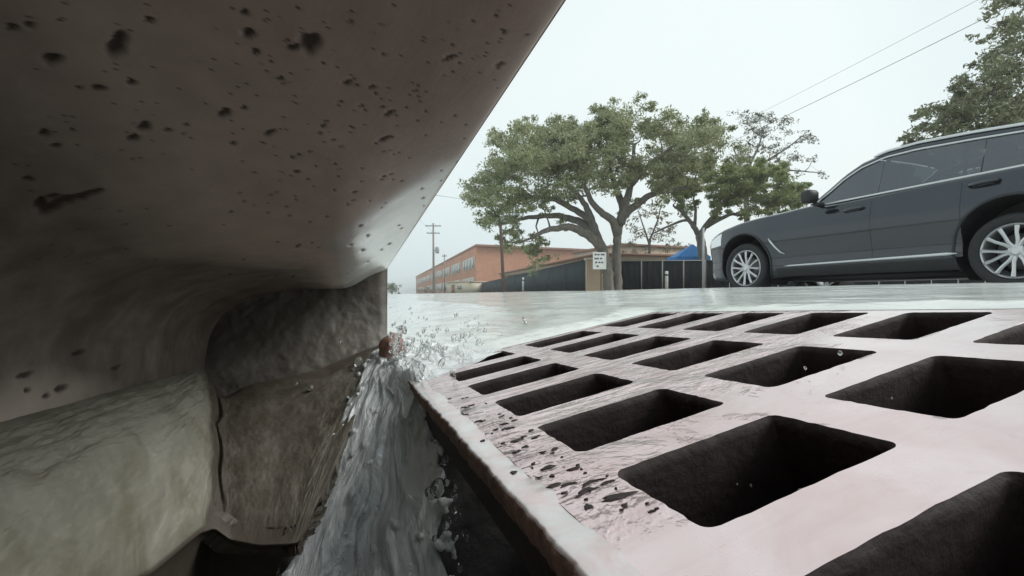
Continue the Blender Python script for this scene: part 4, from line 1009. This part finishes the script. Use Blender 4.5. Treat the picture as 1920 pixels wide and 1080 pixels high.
for k in range(nwin):
    x1 = Ll-1.5-k*(Ll-8)/nwin; x0 = x1-(Ll-8)/nwin*.82
    window(b1, Ml, x0, x1, 5.0, 7.3, OB1, 4); window(b1, Ml, x0, x1, 1.0, 3.4, OB1, 4)
# low covered building behind the fence
b2 = empty('covered_walkway', (3, 50, GZ), 0, 'low flat roofed building with tan fascia and brown edge behind the fence', 'building'); OB2 = np.array([3, 50, GZ])
q0_, q1_ = at(938, 553, 70), at(1128, 553, 36); q0_[2] = q1_[2] = 0; M2, L2 = frame(q0_, q1_)
mb = MB(); mb.box(0, L2, 0, 6, 2.62, 3.02, M=M2); bobj(mb, 'fascia', M_TAN, b2, OB2)
mb = MB(); mb.box(-.2, L2+.2, -.25, 6.2, 3.022, 3.2, M=M2); bobj(mb, 'roof', M_BROWN, b2, OB2)
mb = MB(); mb.box(.1, L2-.1, 1.5, 5.9, 0, 2.618, M=M2); bobj(mb, 'wall', M_CREAM, b2, OB2)
for k in range(6):
    mb = MB(); mb.box(k*L2/6+.5, k*L2/6+.7, .2, .4, 0, 2.618, M=M2); bobj(mb, 'post', M_TAN, b2, OB2)
# beige building behind the right part of the fence
b3 = empty('beige_building', at(1215, 553, 60)+np.array([0, 0, 0]), 0, 'low beige building behind the scraggly tree and dark fence', 'building'); OB3 = np.array(b3.location)
q0_, q1_ = at(1165, 553, 58), at(1300, 553, 62); q0_[2] = q1_[2] = 0; M3, L3 = frame(q0_, q1_)
mb = MB(); mb.box(0, L3, 0, 12, 0, 6.0, M=M3); bobj(mb, 'wall', M_TAN, b3, OB3)
mb = MB(); mb.box(-.2, L3+.2, -.3, 12.2, 6.002, 6.3, M=M3); bobj(mb, 'roof', M_BROWN, b3, OB3)
for k in range(4): window(b3, M3, .8+k*2.2, 2.2+k*2.2, 3.6, 5.0, OB3, 2)
# small cream outbuilding by the far end of the fence
b4 = empty('cream_outbuilding', at(862, 553, 80), 0, 'small cream flat roofed outbuilding at the left end of the fence', 'building'); OB4 = np.array(b4.location)
q0_, q1_ = at(838, 553, 82), at(884, 553, 78); q0_[2] = q1_[2] = 0; M4, L4 = frame(q0_, q1_)
mb = MB(); mb.box(0, L4, 0, 4, 0, 2.1, M=M4); bobj(mb, 'wall', M_CREAM, b4, OB4)
mb = MB(); mb.box(-.1, L4+.1, -.15, 4.1, 2.102, 2.3, M=M4); bobj(mb, 'roof', M_TAN, b4, OB4)
mb = MB(); mb.box(1.2, 2.0, -.05, .05, 0, 1.7, M=M4); bobj(mb, 'door', M_BROWN, b4, OB4)
window(b4, M4, 2.6, 3.8, .9, 1.6, OB4, 2, -.05)

# ------------------------------------------------------------------ fences
def fencemat(name, c):
    t = NT(name); x = t.n('ShaderNodeTexWave', wave_type='BANDS', bands_direction='X'); x.inputs['Scale'].default_value = .9; t.l(t.co, x.inputs['Vector'])
    t.set(Base_Color=t.mix(t.ramp(t.noise(1.2, 5, stretch=(3, 3, .4)), (.3, 0.), (.7, 1.)), tuple(a*.8 for a in c), tuple(a*1.25 for a in c)), Roughness=.85, Specular_IOR_Level=.15, Normal=t.bump(x.outputs['Fac'], .5, .03)); return t.m
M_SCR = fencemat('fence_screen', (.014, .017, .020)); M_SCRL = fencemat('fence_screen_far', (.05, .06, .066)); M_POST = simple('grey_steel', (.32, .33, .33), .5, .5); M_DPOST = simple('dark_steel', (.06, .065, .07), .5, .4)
def fence(p, q, h, label, mat, post, npan, pm):
    M_, L_ = frame(p, q); o_ = np.array([p[0], p[1], GZ]); e = empty('fence', o_, math.atan2(q[1]-p[1], q[0]-p[0]), label, 'fence')
    w = L_/npan
    for k in range(npan):
        mb = MB(); ncor = 9; V = []
        for i in range(ncor*4+1):
            x = k*w+.03+(w-.06)*i/(ncor*4); y = .012*math.sin(i*math.pi/2+.8)
            V += [(x, y, .03), (x, y, h), (x, y+.006, .03), (x, y+.006, h)]
        F = []
        for i in range(ncor*4):
            a = i*4; F += [[a, a+4, a+5, a+1], [a+2, a+3, a+7, a+6], [a+1, a+5, a+7, a+3], [a, a+2, a+6, a+4]]
        mb.add(V, F).obj('panel', mat, e)
    for k in range(npan+1):
        mb = MB(); mb.tube([(k*w, -.03, 0), (k*w, -.03, h+.06)], .03, 8).obj('post', pm, e, smooth=True)
    MB().tube([(0, -.03, h+.02), (L_, -.03, h+.02)], .022, 6).obj('top_rail', pm, e, smooth=True)
    return e
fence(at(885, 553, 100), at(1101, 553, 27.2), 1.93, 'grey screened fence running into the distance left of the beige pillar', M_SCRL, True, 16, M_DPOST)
fence(at(1164, 553, 27.5), at(1322, 553, 27.0), 1.86, 'dark panel fence between the big oak trunk and the car nose', M_SCR, True, 4, M_POST)
fence(at(1324, 553, 27.0), at(1900, 553, 25.0), 1.86, 'dark panel fence seen under and behind the car', M_SCR, True, 12, M_DPOST)
# masonry pillar
c = at(1122, 553, 26.8); pe = empty('gate_pillar', (c[0], c[1], GZ), 0, 'beige masonry pillar with light cap beside the big oak trunk', 'pillar')
MB().box(-.68, .55, -.2, .3, 0, 1.88, bev=.01).obj('shaft', M_TAN, pe); MB().box(-.76, .63, -.28, .38, 1.882, 2.0, bev=.01).obj('cap', M_CREAM, pe)
# sign on its pole in front of the pillar
c = at(1127, 553, 20.5); sg = empty('street_sign', (c[0], c[1], GZ), 0, 'small white rectangular sign with dark lines on a thin brown post by the oak trunk', 'sign')
MB().tube([(0, 0, 0), (0, 0, 1.75)], .028, 8).obj('post', simple('brown_post', (.10, .06, .045), .7), sg)
fc = MB().box(-.36, .22, -.055, -.035, 1.02, 1.76, bev=.006).obj('sign_plate', simple('sign_white', (.72, .72, .70), .5, scale=3), sg); pe_ = MB()
for z, xx in ((1.62, (-.28, -.16, -.02, .06)), (1.45, (-.29, -.19, -.05)), (1.28, (-.26, -.12, .0)), (1.12, (-.2,))):
    for x in xx: pe_.box(x, x+.09, -.0575, -.0545, z, z+.07)
pe_.obj('lettering', simple('sign_ink', (.10, .10, .11), .6), fc)
# bollards
def bollard(x, y0_, d, label, h):
    c = at(x, 553, d); e = empty('bollard', (c[0], c[1], GZ), 0, label, 'bollard', None)
    MB().lathe([(.0001, 0), (.085, 0), (.085, h-.05), (.075, h-.01), (.0001, h)], (0, 0, 0), axis='z', n=16).obj('post', simple('white_post', (.75, .75, .74), .5), e, smooth=False)
    MB().lathe([(.09, h*.78), (.09, h*.86)], (0, 0, 0), axis='z', n=16, close=False).obj('band', M_DPOST, e)
bollard(1250, 0, 25.5, 'white bollard in front of the dark fence left of the blue canopy', 1.2)
bollard(981, 0, 40, 'white bollard before the grey screened fence, right of the thin dark post', 1.4)
# thin posts and poles
c = at(1319, 553, 17.5); pp = empty('signpost', (c[0], c[1], GZ), 0, 'thin pale metal post just ahead of the car nose', 'post')
MB().tube([(0, 0, -.05), (0, 0, 2.42)], .045, 10).obj('post', M_POST, pp, smooth=True); MB().tube([(0, 0, 2.42), (0, 0, 2.45)], [.066, .03], 10).obj('cap', M_DPOST, pp)
c = at(944, 553, 20); pp = empty('dark_post', (c[0], c[1], GZ), 0, 'thin dark brown post rising into the left side of the oak crown', 'post')
M_POLE = simple('pole_wood', (.11, .075, .06), .85, scale=4, bump=.4)
MB().tube([(.02, 0, -.05), (-.13, 0, 2.9)], [.075, .06], 10).obj('pole', M_POLE, pp, smooth=True); MB().box(-.2, -.07, -.06, .06, 2.9, 2.98, bev=.01).obj('cap', M_DPOST, pp)
def utility_pole(x, top, d, label, trans=True):
    c = at(x, 553, d); h = (553-top)/890*d; e = empty('utility_pole', (c[0], c[1], 0), 0, label, 'utility pole'); g_ = M_GP
    MB().tube([(.1, 0, 0), (0, 0, h)], [.20, .12] if trans else [.11, .08], 10).obj('pole', g_, e, smooth=True)
    for z, w in ((h-.5, 1.2 if trans else .45),)+(((h-1.6, 1.0),) if trans else ()):
        ca = MB().box(-w, w, -.06, .06, z, z+.13).obj('crossarm', g_, e)
        for sx in (-.85, -.3, .3, .85): MB().lathe([(.0001, 0), (.05, 0), (.04, .12), (.0001, .16)], (sx*w, 0, z+.132), axis='z', n=8).obj('insulator', M_POST, ca)
    if trans:
        MB().lathe([(.0001, 0), (.28, 0), (.3, .06), (.3, .85), (.24, .95), (.0001, 1.0)], (.62, 0, h-4.6), axis='z', n=16).obj('transformer', M_POST, e, smooth=True); MB().box(.05, .45, -.05, .05, h-4.2, h-4.1).obj('bracket', M_DPOST, e)
    return c, h
M_GP = simple('weathered_pole', (.24, .22, .20), .85, scale=3)
c1, h1 = utility_pole(812, 418, 72, 'tall grey utility pole with crossarms and transformer in front of the brick building')
c2, h2 = utility_pole(833, 476, 92, 'shorter slim pole just right of the utility pole with transformer', False)
# blue canopy tent
c = at(1290, 553, 33); ct = empty('canopy_tent', (c[0], c[1], GZ), 0, 'blue pop-up canopy behind the dark fence ahead of the car', 'canopy')
M_BLUE = simple('blue_fabric', (.02, .22, .60), .6, scale=2); t_ = MB()
hw = 1.12; t_.add([(-hw, -hw, 2.5), (hw, -hw, 2.5), (hw, hw, 2.5), (-hw, hw, 2.5), (.35, 0, 3.45), (-hw, -hw, 2.25), (hw, -hw, 2.25), (hw, hw, 2.25), (-hw, hw, 2.25)], [[0, 1, 4], [1, 2, 4], [2, 3, 4], [3, 0, 4], [0, 5, 6, 1], [1, 6, 7, 2], [2, 7, 8, 3], [3, 8, 5, 0]])
o = t_.obj('canopy', M_BLUE, ct); sm = o.modifiers.new('t', 'SOLIDIFY'); sm.thickness = .012
for sx in (-1, 1):
    for sy in (-1, 1): MB().box(sx*hw*.97-.02, sx*hw*.97+.02, sy*hw*.97-.02, sy*hw*.97+.02, 0, 2.3).obj('leg', M_POST, ct)
# overhead wires
def wire(p, q, sag, r, label, n=24):
    P = []
    for k in range(n+1):
        t = k/n; a = p*(1-t)+q*t; a = a-np.array([0, 0, sag*4*t*(1-t)]); P.append(a)
    o = MB().tube([tuple(a-p) for a in P], r, 5).obj('power_line', M_DPOST, smooth=True); o.location = [float(x) for x in p]; return tag(o, label, 'power line', 'overhead wires')
wire(at(1330, 285, 60), at(2085, -85, 26), .15, .022, 'lower and darker of the two wires slanting across the upper right sky')
wire(at(1300, 275, 75), at(2000, -88, 30), .15, .014, 'upper and fainter of the two wires slanting across the upper right sky')
wire(at(812, 430, 72)+np.array([0, 0, -.4]), at(610, 250, 30), .1, .012, 'faint wire running from the utility pole towards the concrete hood'); 
wire(at(700, 345, 40), at(905, 378, 45), .1, .014, 'faint wire entering the left side of the big oak crown')

# ------------------------------------------------------------------ damp air
hz = NT('haze'); hz.t.nodes.remove(hz.b); pv = hz.n('ShaderNodeVolumePrincipled'); pv.inputs['Color'].default_value = (.93, .96, .97, 1); pv.inputs['Density'].default_value = HAZE
hz.l(pv.outputs[0], hz.out.inputs['Volume'])
o = MB().box(-700, 700, -150, 1250, -2.6, 16).obj('haze', hz.m); o['kind'] = 'stuff'
